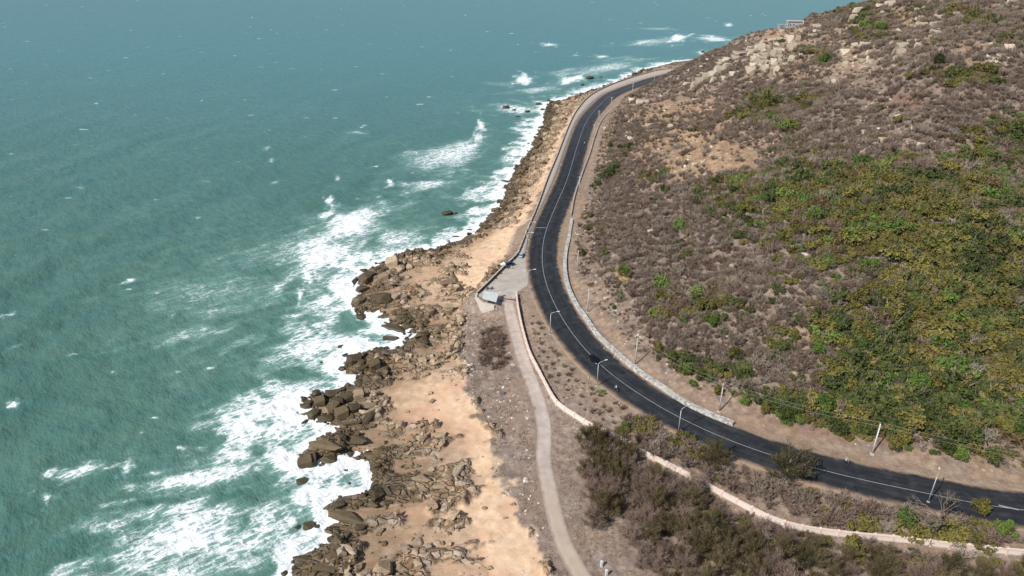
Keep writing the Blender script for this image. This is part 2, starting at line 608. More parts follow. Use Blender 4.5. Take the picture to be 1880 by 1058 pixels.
def ground_material():
    t = NT('ground')
    p = t.pos()
    a = t.attr('mask_a'); b = t.attr('mask_b')
    sa_ = t.sep(a.outputs['Color']); sb = t.sep(b.outputs['Color'])
    big = t.noise(p, 0.06, 4)[0]; mid = t.noise(p, 0.45, 6, .62)[0]; fine = t.noise(p, 2.6, 5, .65)[0]
    sand = t.ramp(mid, [(0.3, lin('c6a483')), (0.5, lin('d9b997')), (0.72, lin('e5ccad'))])
    sand = t.mix(t.rng(fine, 0.6, 0.75, 0, .3), sand, lin('8d7050'))
    sand = t.mix(t.rng(big, 0.45, .65, 0, .5), sand, lin('c6977a'))
    sand = t.mix(t.math('MULTIPLY', sb[0], .7), sand, lin('8a6c50'))
    cell = t.vor(t.mapping(p, (0.42, 0.7, 0.6), (0, 0, .35)), 1.0)
    rock = t.ramp(t.sep(cell['Color'])[0], [(0.1, lin('8d785f')), (0.4, lin('a98f73')), (0.7, lin('bba285')), (0.95, lin('c5b29e'))])
    rock = t.mix(t.rng(big, 0.42, .6), rock, lin('9c7248'), 'MIX') if False else rock
    rock = t.mix(t.rng(mid, 0.5, .68, 0, .65), rock, lin('a5744a'))
    ce = t.vor(t.mapping(p, (0.42, 0.7, 0.6), (0, 0, .35)), 1.0, 'DISTANCE_TO_EDGE')
    rock = t.mix(t.math('MULTIPLY', t.rng(ce['Distance'], 0.0, .07, .6, 0), t.rng(mid, .4, .6)), rock, lin('55432f'))
    rock = t.mix(t.rng(fine, .35, .6, .25, 0), rock, lin('5c4a38'))
    wetc = t.mix(t.rng(mid, .4, .6), lin('3f392b'), lin('5d5038'))
    rock = t.mix(t.math('MULTIPLY', sb[0], .8), rock, wetc)
    soil = t.ramp(mid, [(0.28, lin('6f6057')), (0.5, lin('8f7e72')), (0.72, lin('aa988a'))])
    soil = t.mix(t.rng(big, .5, .62, 0, .5), soil, lin('98806d'))
    peb = t.vor(p, 1.3)
    soil = t.mix(t.math('MULTIPLY', t.rng(peb['Distance'], .16, .22, 1, 0), t.rng(t.sep(peb['Color'])[1], .78, .82)), soil, lin('c3b4a0'))
    hill = t.ramp(mid, [(0.3, lin('6a5b51')), (0.5, lin('86766a')), (0.7, lin('9f9084'))])
    tan = t.ramp(mid, [(0.3, lin('826851')), (0.5, lin('a18467')), (0.7, lin('b89d80'))])
    hill = t.mix(t.math('MULTIPLY', a.outputs['Alpha'], .9), hill, tan)
    peb2 = t.vor(p, .55)
    hill = t.mix(t.math('MULTIPLY', t.rng(peb2['Distance'], .2, .32, 1, 0), t.rng(t.sep(peb2['Color'])[1], .72, .76)), hill, lin('ab9c8b'))
    hill = t.mix(sb[1], hill, lin('6e3f2c'))
    col = t.mix(sa_[0], hill, sand); col = t.mix(sa_[1], col, rock); col = t.mix(sa_[2], col, soil)
    dust = t.ramp(mid, [(.3, lin('8d7662')), (.7, lin('ae9982'))])
    col = t.mix(t.math('MULTIPLY', sb[2], t.rng(t.math('ADD', fine, t.math('MULTIPLY', mid, .6)), .6, .95, .95, .55)), col, dust)
    t.l(col, t.b.inputs['Base Color'])
    t.l(t.rng(sb[0], 0, 1, .95, .45), t.b.inputs['Roughness'])
    t.b.inputs['Specular IOR Level'].default_value = .25
    h = t.math('ADD', t.math('MULTIPLY', fine, .5), t.math('MULTIPLY', mid, 1.0))
    h = t.math('ADD', h, t.math('MULTIPLY', t.rng(ce['Distance'], 0, .18), t.math('MULTIPLY', sa_[1], .9)))
    bp = t.bump(h, .55); t.l(t.rng(sa_[0], 0, 1, 1, .25), bp.inputs['Strength'])
    return t.m


me = fast_mesh('ground', V, Qd, [ground_material()], True)
set_attr(me, 'mask_a', m1); set_attr(me, 'mask_b', m2)
ground = tag(link('ground', me), kind='structure')

# ------------------------------------------------------------------ road
def offset_line(P, d):
    T = np.gradient(P, axis=0); T /= np.linalg.norm(T, axis=1)[:, None]
    return P + np.stack([T[:, 1], -T[:, 0]], -1) * d


ROADF = resample(catmull(ROAD[::2], 2.0), 2.0)
offs = np.array([-6.9, -6.6, -5.9, -5.2, -4, -2.6, -1.3, 0, 1.3, 2.6, 4, 5.4, 6.4, 7.0, 7.3])
rows = [np.c_[offset_line(ROADF, o), np.full(len(ROADF), 8.02 - (0.12 if abs(o) > 6.8 else 0) + 0.10 * (1 - (o / 7) ** 2))] for o in offs]
V = np.concatenate(rows)
n = len(ROADF); k = len(offs)
ii = np.arange(n * k).reshape(k, n)
Qd = np.stack([ii[:-1, :-1].ravel(), ii[:-1, 1:].ravel(), ii[1:, 1:].ravel(), ii[1:, :-1].ravel()], -1)[:, ::-1]


def asphalt_material():
    t = NT('asphalt')
    a = t.attr('across'); s = t.sep(a.outputs['Color'])
    p = t.pos()
    mid = t.noise(p, .35, 5)[0]; fine = t.noise(p, 5, 4)[0]
    along = t.n('ShaderNodeCombineXYZ'); t.l(t.math('MULTIPLY', s[0], 9.0), along.inputs[0]); t.l(t.math('MULTIPLY', s[1], 1.2), along.inputs[1])
    streak = t.noise(along.outputs[0], 1.0, 4)[0]
    base = t.ramp(streak, [(.3, lin('212325')), (.55, lin('2a2c2f')), (.75, lin('35373a'))])
    base = t.mix(t.rng(mid, .45, .7, 0, .4), base, lin('4a4c4e'))
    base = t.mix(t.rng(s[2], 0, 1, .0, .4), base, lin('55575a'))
    # repaired strips, tar seams and wheel-polished lanes
    pv = t.vor(along.outputs[0], .55); base = t.mix(t.math('MULTIPLY', t.rng(t.sep(pv['Color'])[0], .72, .76), .35), base, lin('24272b'))
    pe = t.vor(t.mapping(p, (.09, .09, .09)), 1.0, 'DISTANCE_TO_EDGE'); base = t.mix(t.rng(pe['Distance'], 0, .012, .55, 0), base, lin('1b1d20'))
    wv = t.math('SINE', t.math('MULTIPLY', s[0], 25.0)); base = t.mix(t.rng(wv, .2, 1, 0, .14), base, lin('4d5054'))
    ed = t.math('ADD', s[0], t.math('MULTIPLY', t.math('SUBTRACT', mid, .5), .16))
    ed = t.math('ADD', ed, t.math('MULTIPLY', t.math('SUBTRACT', fine, .5), .06))
    f = t.math('MAXIMUM', t.rng(ed, .00, .17, 1, 0), t.rng(ed, .86, .985, 0, 1))
    base = t.mix(f, base, lin('a18872'))
    t.l(base, t.b.inputs['Base Color']); t.b.inputs['Roughness'].default_value = .85; t.b.inputs['Specular IOR Level'].default_value = .25
    t.bump(fine, .02)
    return t.m


me = fast_mesh('road', V, Qd, [asphalt_material()], True)
acr = np.repeat((offs - offs[0]) / (offs[-1] - offs[0]), n)
alo = np.tile(np.arange(n) * 2.0 / 8, k)
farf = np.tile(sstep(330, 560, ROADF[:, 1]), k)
set_attr(me, 'across', np.stack([acr, alo, farf, np.ones_like(acr)], -1))
tag(link('road', me), kind='structure')

paint = NT('road_paint')
nz = paint.noise(paint.pos(), 1.2, 5)[0]
paint.l(paint.mix(paint.rng(nz, .52, .72, 0, .7), lin('959799'), lin('4c4e51')), paint.b.inputs['Base Color']); paint.b.inputs['Roughness'].default_value = .7


def ribbon(name, P, z, wid, mat, kind='structure', off=0.0):
    A = offset_line(P, off - wid / 2); B = offset_line(P, off + wid / 2)
    n = len(P); zz = np.full(n, z) if np.ndim(z) == 0 else z
    V = np.r_[np.c_[A, zz], np.c_[B, zz]]
    i = np.arange(n - 1)
    me = fast_mesh(name, V, np.stack([i, i + n, i + n + 1, i + 1], -1), [mat])
    fl = me.polygons[0].normal.z
    if fl < 0: me.flip_normals()
    return tag(link(name, me), kind=kind)


line = ribbon('road_marking', ROADF, 8.126, 0.20, paint.m)
e = [U(984, 418.3, 8.1)[:2], U(1002, 418.3, 8.1)[:2]]
ribbon('road_marking', np.array(e), 8.13, 0.5, paint.m)
e = [U(1836, 931, 8.1)[:2], U(1872, 939, 8.1)[:2]]
ribbon('road_marking', np.array(e) + np.array([0, 0.5]), 8.131, 0.45, paint.m)

# promenade with kerb on the sea side
par_px = [(952, 463), (968, 422.5), (986, 380), (1006, 325), (1023, 284.5), (1043, 233.5), (1058.6, 203), (1081.6, 177), (1109.6, 161),
          (1145, 147), (1199, 131), (1237, 125), (1265, 119.5)]
PARA = resample(catmull(U([p[0] for p in par_px], [p[1] for p in par_px], 8.6)[:, :2], 3.0), 3.0)
PARA = np.vstack([PARA, [(205, 728), (250, 764), (310, 788)]])
PARA = resample(PARA, 3.0)
_, pr, _ = seg_dist(PARA[:, 0], PARA[:, 1], ROADF)
L_in = offset_line(ROADF, -6.55)
i0 = np.clip(pr.astype(int), 0, n - 2); fr = (pr - i0)[:, None]
INNER = L_in[i0] * (1 - fr) + L_in[i0 + 1] * fr
rowsP = [np.c_[INNER, np.full(len(PARA), 7.9)], np.c_[INNER, np.full(len(PARA), 8.16)], np.c_[INNER * .5 + PARA * .5, np.full(len(PARA), 8.19)],
         np.c_[PARA, np.full(len(PARA), 8.2)], np.c_[PARA + (PARA - INNER) * .12, np.full(len(PARA), 8.15)], np.c_[PARA + (PARA - INNER) * .14, np.full(len(PARA), 4.0)]]
V = np.concatenate(rowsP); n2 = len(PARA); ii = np.arange(n2 * 6).reshape(6, n2)
Qd = np.stack([ii[:-1, :-1].ravel(), ii[:-1, 1:].ravel(), ii[1:, 1:].ravel(), ii[1:, :-1].ravel()], -1)
pave = simple('promenade_paving', 'b3a69a', .9, .14, .6, bump=.02)
me = fast_mesh('pavement', V, Qd, [pave])
if me.polygons[len(PARA) + 5].normal.z < 0: me.flip_normals()
tag(link('pavement', me), kind='structure')

# lay-by surface
conc = NT('layby_concrete'); p = conc.pos()
c1_ = conc.ramp(conc.noise(p, .25, 6, .6)[0], [(.3, lin('9f978c')), (.7, lin('bdb4a7'))])
c1_ = conc.mix(conc.rng(conc.noise(p, .9, 4)[0], .56, .7, 0, .5), c1_, lin('ab9a86'))
conc.l(c1_, conc.b.inputs['Base Color']); conc.b.inputs['Roughness'].default_value = .9
P = PARK; m = MB(); nP = len(P)
m.add([(q[0], q[1], 8.008) for q in P] + [(q[0], q[1], 7.5) for q in P], [tuple(range(nP))] + [(i, (i + 1) % nP, nP + (i + 1) % nP, nP + i) for i in range(nP)])
tag(m.build('car_park', conc.m), kind='structure')

# gravel track
track = NT('track'); p = track.pos()
tc = track.ramp(track.noise(p, .5, 6, .6)[0], [(.3, lin('a29489')), (.7, lin('bfb0a4'))])
at = track.attr('across'); ta = track.sep(at.outputs['Color'])
tc = track.mix(track.rng(ta[1], .62, .8, 0, .55), tc, lin('b5a089'))
ed = track.math('ADD', ta[0], track.math('MULTIPLY', track.math('SUBTRACT', track.noise(p, .7, 4)[0], .5), .5))
tc = track.mix(track.rng(ed, .55, 1.0, 0, .75), tc, lin('7d6a5a'))
track.l(tc, track.b.inputs['Base Color']); track.b.inputs['Roughness'].default_value = .95
PF = resample(PATH, 1.0)
rowsT = []; acr = []
for o in (-2.2, -1.6, -.8, 0, .8, 1.6, 2.2):
    q = offset_line(PF, o)
    zc = Hs(PF[:, 0], PF[:, 1]); zc = np.convolve(np.pad(zc, 4, 'edge'), np.ones(9) / 9, 'valid')
    rowsT.append(np.c_[q, np.maximum(zc + .06, Hs(q[:, 0], q[:, 1]) + .03) + (-.15 if abs(o) > 2.1 else .05)])
    acr.append(np.stack([np.full(len(PF), abs(o) / 2.2), np.linspace(0, 1, len(PF)), 0 * PF[:, 0], 0 * PF[:, 0] + 1], -1))
V = np.concatenate(rowsT); n3 = len(PF); ii = np.arange(n3 * 7).reshape(7, n3)
Qd = np.stack([ii[:-1, :-1].ravel(), ii[:-1, 1:].ravel(), ii[1:, 1:].ravel(), ii[1:, :-1].ravel()], -1)[:, ::-1]
me = fast_mesh('path', V, Qd, [track.m], True); set_attr(me, 'across', np.concatenate(acr))
tag(link('path', me), kind='structure')
# ------------------------------------------------------------------ sea
rr = [60.0]
while rr[-1] < 9000:
    rr.append(rr[-1] + max(0.75, rr[-1] * 0.0058))
rr = np.array(rr)
az = np.radians(np.linspace(-58, 52, 560))
SX = rr[:, None] * np.tan(az)[None, :]; SY = np.repeat(rr[:, None], len(az), 1)
fd = 1 - .8 * sstep(250, 650, SY) - .2 * sstep(650, 1300, SY)


def swell(x, y):
    """swell running in towards the shore plus wind sea"""
    wx = x + 10 * fbm(x / 60, y / 60, 101, 2); wy = y + 8 * fbm(x / 55, y / 55, 111, 2)
    ph = (wx * 0.96 - wy * 0.28) * 2 * math.pi / 34 + 2.5 * fbm(x / 90, y / 120, 121, 2)
    s1 = np.sin(ph); s1 = np.sign(s1) * np.abs(s1) ** 1.2
    grp = sstep(-.25, .45, fbm(x / 70, y / 90, 131, 2))
    ph2 = (wx * 0.8 + wy * 0.6) * 2 * math.pi / 13 + 2 * fbm(x / 30, y / 30, 141, 2)
    return 0.5 * s1 * (.25 + grp) + 0.05 * np.sin(ph2) + .30 * fbm(x / 7, y / 9, 151, 3), ph, grp


SZ, PH, GRP = swell(SX, SY)
SDS = d_shore(SX, SY); SPAR = raster(R_SPAR, SX, SY)
SZ = SZ * fd * (0.35 + 0.65 * sstep(0, 30, -SDS)) 
SPX, SPY, _ = proj(SX, SY, SZ)


def foam_patch(px, py, ax, bx, k, hard=1.0):
    """patch of broken water: centre and two half-axes as seen, laid out on the sea as a world ellipse"""
    c = U(px, py); a = U(px + ax[0], py + ax[1]) - c; b = U(px + bx[0], py + bx[1]) - c
    det = a[0] * b[1] - a[1] * b[0]
    ext = 3.2 * (np.abs(a) + np.abs(b))
    m = (np.abs(SX - c[0]) < ext[0]) & (np.abs(SY - c[1]) < ext[1])
    dx, dy = SX[m] - c[0], SY[m] - c[1]
    u = (dx * b[1] - dy * b[0]) / det; v = (a[0] * dy - a[1] * dx) / det
    nz_ = fbm(u * 1.3 + px * .37, v * 1.3 + py * .21, 7, 3)
    r2 = (u * u + v * v) * np.clip(1 + 1.1 * nz_, .25, 3)
    out = np.zeros(SX.shape); out[m] = k * np.exp(-(r2 ** hard) * 1.1)
    return out


D = np.zeros(SX.shape)
patches = [
    (648, 410, (55, -20), (14, 26), 1.0), (597, 470, (72, -24), (14, 40), 1.0), (560, 450, (150, -42), (10, 34), .62), (400, 535, (140, -22), (6, 42), .52),
    (820, 285, (85, -22), (4, 30), .8), (883, 230, (7, -3), (3, 13), 1.1), (879, 252, (11, -4), (4, 12), 1.0), (866, 270, (18, -8), (5, 9), .9), (845, 282, (26, -10), (5, 10), .8), (785, 340, (58, -8), (2, 10), .8),
    (735, 440, (65, -14), (2, 24), .78), (690, 390, (70, -22), (5, 18), .6),
    (345, 615, (80, -20), (4, 17), .62), (445, 627, (50, -22), (2, 10), .45), (500, 545, (60, -10), (3, 14), .5),
    (140, 868, (50, -16), (5, 12), .85), (365, 880, (128, -22), (6, 22), .85), (330, 985, (150, -42), (12, 55), 1.0), (250, 1010, (60, -22), (14, 26), .75),
    (430, 1000, (75, -30), (6, 40), .8), (170, 960, (70, -22), (5, 20), .45), (350, 1050, (160, -20), (6, 30), .75),
    (960, 147, (17, -2), (3, 10), 1.25), (925, 155, (40, 2), (2, 4), .5), (1050, 146, (26, -6), (3, 8), 1.1), (1110, 124, (75, -12), (3, 12), .75), (985, 165, (45, -5), (2, 7), .75),
    (950, 200, (55, 2), (2, 11), .85), (1010, 82, (17, 1), (0, 3.5), .95), (1105, 104, (17, 1), (0, 3), .95), (1057, 102, (9, 0), (0, 2.5), .7),
    (1245, 70, (20, -4), (3, 8), 1.1), (1205, 77, (55, -4), (0, 8), .65), (1310, 71, (38, 1), (0, 6), .95), (1180, 78, (26, -4), (0, 3), .9), (1205, 53, (45, 1), (0, 3), .6),
    (1338, 46, (9, 0), (0, 4), 1.0), (1288, 96, (12, 0), (1, 4), 1.0), (1090, 160, (45, -10), (3, 7), .8),
    (605, 370, (9, -1), (1, 8), 1.3), (602, 394, (20, -8), (2, 11), 1.0), (716, 336, (4, -2), (2, 7), 1.1), (620, 327, (5, -3), (2, 4), 1.0), (490, 272, (8, -2), (1, 4), .8), (498, 295, (5, -1), (1, 5), .8),
    (566, 509, (12, 0), (2, 8), 1.35), (551, 541, (6, -6), (4, 15), 1.0), (504, 335, (12, -3), (1, 5), .6), (25, 743, (14, -4), (2, 6), .9), (207, 682, (7, -1), (0, 3), .8), (318, 578, (8, -3), (0, 4), .6),
    (655, 244, (16, 1), (0, 3), .75), (20, 640, (20, -8), (2, 5), .4), (85, 915, (6, -6), (2, 14), .7), (233, 860, (12, -14), (6, 10), .75), (700, 465, (80, -24), (6, 22), .7), (590, 520, (40, -10), (10, 40), .6),
]
for q in patches:
    f_ = foam_patch(*q); D = np.maximum(D, f_) + 0.12 * f_
# surf along the shore: width changes along it
sp_w = np.interp(np.arange(len(SHORE)), np.linspace(0, len(SHORE) - 1, 12), [6, 6, 8, 10, 10, 12, 15, 17, 19, 18, 18, 18])
wid = np.interp(SPAR, np.arange(len(SHORE)), sp_w) * (1.0 + .9 * fbm(SX / 22, SY / 22, 161, 3))
surf = np.where(SDS < 2.5, 1.38 * (1 - .95 * np.clip(-SDS / np.maximum(wid, 2) / 1.6, 0, 1) ** 1.1), 1.35)
pool = sstep(.0, .6, fbm(SX / 9 + 5, SY / 9, 171, 4)) * .95
D = np.maximum(D, surf - pool * (.50 + .10 * (SDS > -9)) * sstep(.5, 5, -SDS))
# whitecaps of the open sea
wc = fbm(SX / 16 + 40, SY / 9, 181, 4)
D = np.maximum(D, sstep(.80, 1.08, wc) * .85 * sstep(0, 40, -SDS))
lowD = sstep(-.1, .8, fbm(SX / 60, SY / 40, 191, 3)) * .16 * (1 - sstep(100, 700, SY))
D = D + lowD
SZ = SZ + .6 * np.clip(D - .55, 0, 1) * (0.6 + fbm(SX / 2.5, SY / 2.5, 201, 2)) * fd

ny, nx = SX.shape
V = np.stack([SX.ravel(), SY.ravel(), SZ.ravel()], -1)
ii = np.arange(ny * nx).reshape(ny, nx)
Qd = np.stack([ii[:-1, :-1].ravel(), ii[:-1, 1:].ravel(), ii[1:, 1:].ravel(), ii[1:, :-1].ravel()], -1)
cx = (SDS[:-1, :-1] < 16).ravel()
Qd = Qd[cx]


def sea_material():
    t = NT('sea')
    p = t.pos(); a = t.attr('foam'); s = t.sep(a.outputs['Color'])
    # foam lies in streaks along the wind
    st = t.mapping(t.mapping(p, (1, 1, 1), (0, 0, -0.62)), (0.24, 0.62, 1))
    w1 = t.noise(st, .5, 5, .58, .8)[0]
    warp = t.n('ShaderNodeVectorMath', operation='ADD'); t.l(st, warp.inputs[0])
    wv = t.n('ShaderNodeVectorMath', operation='SCALE'); t.l(t.noise(st, .9, 3)[1], wv.inputs[0]); wv.inputs['Scale'].default_value = 1.6
    t.l(wv.outputs[0], warp.inputs[1])
    lace = t.vor(warp.outputs[0], .95, 'DISTANCE_TO_EDGE')['Distance']
    lace2 = t.vor(warp.outputs[0], 2.3, 'DISTANCE_TO_EDGE')['Distance']
    web = t.math('ADD', t.rng(lace, 0, .32), t.math('MULTIPLY', t.rng(lace2, 0, .3), .45))
    thr = t.math('ADD', t.math('MULTIPLY', w1, .95), t.math('MULTIPLY', web, .40))
    dens = s[0]
    fo = t.rng(t.math('SUBTRACT', dens, thr), -.14, .46)
    fo2 = t.rng(t.math('SUBTRACT', dens, t.math('MULTIPLY', w1, .8)), -.34, .55, 0, .58)
    # water body
    big = t.noise(p, .012, 3)[0]; mid = t.noise(t.mapping(t.mapping(p, (1, 1, 1), (0, 0, -.62)), (.05, .14, 1)), 1, 5, .6)[0]
    body = t.ramp(big, [(.3, lin('4b6c60')), (.55, lin('56776b')), (.75, lin('618174'))])
    body = t.mix(t.rng(mid, .38, .66, 0, .75), body, lin('486e68'))
    body = t.mix(s[1], body, lin('4d7f85'))  # teal grows with distance: the far sky reflection is put into the colour
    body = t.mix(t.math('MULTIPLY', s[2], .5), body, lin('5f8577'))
    body = t.mix(fo2, body, lin('8fb3a8'))
    col = t.mix(fo, body, lin('eef1f1'))
    t.l(col, t.b.inputs['Base Color'])
    t.l(t.rng(fo, 0, 1, .22, .9), t.b.inputs['Roughness'])
    t.b.inputs['IOR'].default_value = 1.13
    rp_ = t.mapping(t.mapping(p, (1, 1, 1), (0, 0, .9)), (.5, 1.0, 1))
    h = t.math('ADD', t.math('MULTIPLY', t.noise(rp_, .28, 5, .62)[0], 1.0), t.math('MULTIPLY', t.noise(rp_, 1.5, 3)[0], .16))
    h = t.math('ADD', h, t.math('MULTIPLY', fo, .12))
    h = t.math('ADD', h, t.math('MULTIPLY', t.noise(t.mapping(t.mapping(p, (1, 1, 1), (0, 0, .35)), (.5, 1.2, 1)), .11, 4, .6)[0], 1.1))
    t.bump(h, .8)
    return t.m


me = fast_mesh('sea', V, Qd, [sea_material()], True)
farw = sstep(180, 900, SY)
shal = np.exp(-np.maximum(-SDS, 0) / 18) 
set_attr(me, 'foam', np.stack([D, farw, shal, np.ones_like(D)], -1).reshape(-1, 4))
tag(link('sea', me), kind='structure')
# sea bed under the edges of the surveyed ground, far below the murky water
m = MB(); m.box((300, 3000, -14), (26000, 12000, 1)); tag(m.build('sea_bed', simple('sea_bed', '4a4a3c')), kind='structure')
# ------------------------------------------------------------------ shared materials
M_conc = simple('pole_concrete', 'b9b4ab', .85, .10, 2)
M_white = simple('white_paint', 'd3d2cf', .6, .06, 2)
M_galv = simple('galvanised_steel', 'b4b7b9', .5, .08, 3, .3)
M_dark = simple('dark_rubber', '1b1b1c', .8, .1)
M_lens = simple('lamp_lens', 'd8d8d0', .25, .03)
M_black = simple('black_paint', '0c0d10', .22, .05, spec=.6)
M_glass = simple('dark_glass', '10161c', .08, .05, spec=.8)
M_blue = simple('pale_blue_paint', '9db4bd', .3, .05, spec=.5)
M_navy = simple('navy_paint', '2c3a4e', .3, .05, spec=.5)
M_chrome = simple('bright_metal', 'c9ccd0', .3, .04, metal=.8)
M_red = simple('red_lens', '8d1a16', .3, .05)
M_tarp = simple('grey_sheet_roof', 'b9bfbc', .75, .12, .9, bump=.02)
M_stone = None


def street_label_lamp(parent_name, base, arm_dir, H, arm, label, group):
    """tapered steel column, curved arm over the road, flat lantern"""
    r = empty('street_lamp', base, math.atan2(arm_dir[1], arm_dir[0]))
    tag(r, label, 'street lamp', group)
    m = MB(); m.box((0, 0, .06), (.6, .6, .3), bev=.05); m.build('base', M_conc, r)
    m = MB(); m.tube([(0, 0, .2), (0, 0, H * .55), (0, 0, H - .5)], [.15, .125, .095], 10); m.build('pole', M_galv, r, True)
    m = MB(); m.tube([(0, 0, H - .52), (.12, 0, H - .18), (.5, 0, H + .02), (arm * .6, 0, H + .22), (arm, 0, H + .34)], [.1, .09, .08, .075, .07], 8); m.build('arm', M_galv, r, True)
    m = MB(); m.loft([[(arm + x, y * wy, H + .36 + z) for y, z in ((-1, 0), (-.7, .11), (.7, .11), (1, 0), (.6, -.06), (-.6, -.06))] for x, wy in ((-.25, .06), (-.05, .17), (.45, .2), (.75, .13))])
    h = m.build('lamp_head', M_white, r)
    m = MB(); m.box((arm + .3, 0, H + .292), (.5, .22, .03)); m.build('lens', M_lens, h)
    return r


def arm_towards_road(p):
    _, q, _ = seg_dist(np.array([p[0]]), np.array([p[1]]), ROADF)
    c = ROADF[int(q[0])]
    v = c - np.array(p[:2]); return v / (np.linalg.norm(v) + 1e-6)


lamps = [  # base in the photo, label
    (1245, 796, 'pale steel street lamp beside the road near the dark leafy roadside trees and wall end'),
    (1096, 709, 'pale steel street lamp standing on the verge in front of the black car'),
    (1010, 614, 'pale steel street lamp on the verge between fence corner and black car'),
    (969, 533, 'grey street lamp at the inner corner of the lay-by, beside the fence end'),
    (967, 461, 'thin street lamp beside the pale blue parked car'),
    (971, 441, 'thin street lamp on the promenade just beyond the pale blue parked car'),
    (1704, 922, 'leaning-looking pale street lamp rising behind the big bare tree'),
    (1067, 196, 'distant street lamp on the promenade where the sea road starts its far bend'),
    (1096, 173, 'distant street lamp on the promenade halfway round the far bend'),
    (1138, 151, 'distant street lamp on the promenade against the white surf rocks'),
    (1187, 133, 'distant street lamp on the promenade against open green water'),
    (1247, 122, 'last street lamp on the promenade before the road vanishes behind the hill'),
]
LANDMARKS = []
for px, py, lab in lamps:
    b = U(px, py, 8.0)
    z = 8.15 if py < 500 else float(Hs(b[0], b[1]))
    ad = arm_towards_road(b)
    street_label_lamp('street_lamp', (b[0], b[1], z), ad, 8.0, 2.2, lab, 'street lamps along the sea road')

# ------------------------------------------------------------------ utility poles and wires
poles = [
    (1601, 833, 9.6, 'whitest utility pole, standing alone on the stony verge near the right edge'),
    (1320, 756, 9.6, 'slim concrete utility pole near the low end of the stone wall'),
    (1166, 670, 9.6, 'concrete utility pole behind the stone wall opposite the black car'),
    (1079, 574, 9.2, 'concrete utility pole on the bare bank below the nearer palm'),
    (1060, 499, 9.2, 'concrete utility pole on a white footing, level with the lay-by'),
    (1048, 437, 9.0, 'utility pole rising from the narrow ditch behind the roadside wall'),
    (1063, 355, 9.0, 'utility pole by the roadside wall below the long straight of the road'),
    (1090, 254, 9.0, 'utility pole by the dark bush at the hill foot below a rider in white'),
    (1099, 227, 9.0, 'utility pole beside the far part of the wall where the bend begins'),
    (1122, 201, 9.0, 'utility pole at the low wall in the middle of the far bend'),
    (1161, 174, 9.0, 'utility pole on the inner side of the far bend, by pale boulders'),
    (1201, 151, 9.0, 'farthest utility pole, inner side of the road near its vanishing end'),
]
pole_top = []
for i, (px, py, H, lab) in enumerate(poles):
    b = G(px, py)
    r = tag(empty('utility_pole', (b[0], b[1], b[2] - .2)), lab, 'utility pole', 'utility poles at the foot of the hill')
    q, pr_, _ = seg_dist(np.array([b[0]]), np.array([b[1]]), ROADF); k_ = int(pr_[0])
    t_ = ROADF[min(k_ + 1, len(ROADF) - 1)] - ROADF[k_]; t_ /= np.linalg.norm(t_); nrm = np.array([t_[1], -t_[0]])
    r.rotation_euler = (0, 0, math.atan2(nrm[1], nrm[0]))
    m = MB(); m.box((0, 0, .1), (1.0, .9, .5), bev=.06); m.build('footing', M_conc, r)
    m = MB(); m.tube([(0, 0, .2), (0, 0, H)], [.21, .13], 10); m.build('pole', M_conc if i else M_white, r, True)
    m = MB(); m.box((0, 0, H - .45), (1.9, .1, .12)); m.tube([(-.6, .06, H - .45), (0, .14, H - 1.1)], .03, 5); m.tube([(.6, .06, H - .45), (0, .14, H - 1.1)], .03, 5)
    ca = m.build('cross_arm', M_galv, r)
    for s in (-.85, 0, .85):
        m = MB(); m.tube([(s, 0, H - .39), (s, 0, H - .28), (s, 0, H - .2), (s, 0, H - .12)], [.03, .07, .05, .07], 6); m.build('insulator', M_white, ca)
    pole_top.append([(b[0] + nrm[0] * s, b[1] + nrm[1] * s, b[2] - .2 + H - .12) for s in (-.85, .85)] + [H])
M_wire = simple('wire', '9c9a94', .6, .05)
ext = [(p[0] + 62, p[1] - 22, p[2] - 1) for p in pole_top[0][:2]]
chain = [ext] + [p[:2] for p in pole_top]
wlabs = ['overhead wire pair running out past the right edge from the whitest pole', 'overhead wire pair from the whitest pole to the pole at the wall end',
         'overhead wire pair crossing in front of the leafy trees behind the stone wall']
for i in range(len(chain) - 1):
    m = MB()
    for s in (0, 1):
        a, b = Vector(chain[i][s]), Vector(chain[i + 1][s])
        P = [a.lerp(b, t) - Vector((0, 0, 1.1 * 4 * t * (1 - t))) for t in np.linspace(0, 1, 13)]
        m.tube(P, .02, 4, cap=False)
    lab = wlabs[i] if i < 3 else 'thin overhead wire pair between the %s pair of poles beyond the lay-by' % ['first', 'second', 'third', 'fourth', 'fifth', 'sixth', 'seventh', 'eighth', 'ninth'][i - 3]
    tag(m.build('overhead_wire', M_wire), lab, 'wire', 'overhead wires')

# ------------------------------------------------------------------ stone retaining wall on the hill side
def stone_mat(name, cols, sc=1.4):
    t = NT(name); p = t.obj()
    v = t.vor(p, sc); e = t.vor(p, sc, 'DISTANCE_TO_EDGE')
    c = t.ramp(t.sep(v['Color'])[0], [(i / (len(cols) - 1), lin(h)) for i, h in enumerate(cols)])
    c = t.mix(t.rng(e['Distance'], 0, .07, .7, 0), c, lin('8e867c'))
    t.l(c, t.b.inputs['Base Color']); t.b.inputs['Roughness'].default_value = .9
    t.bump(e['Distance'], .12)
    return t.m


M_stone = stone_mat('rubble_stone', ['8a8681', 'b4b0a9', 'cdc9c2', 'a49d94'])


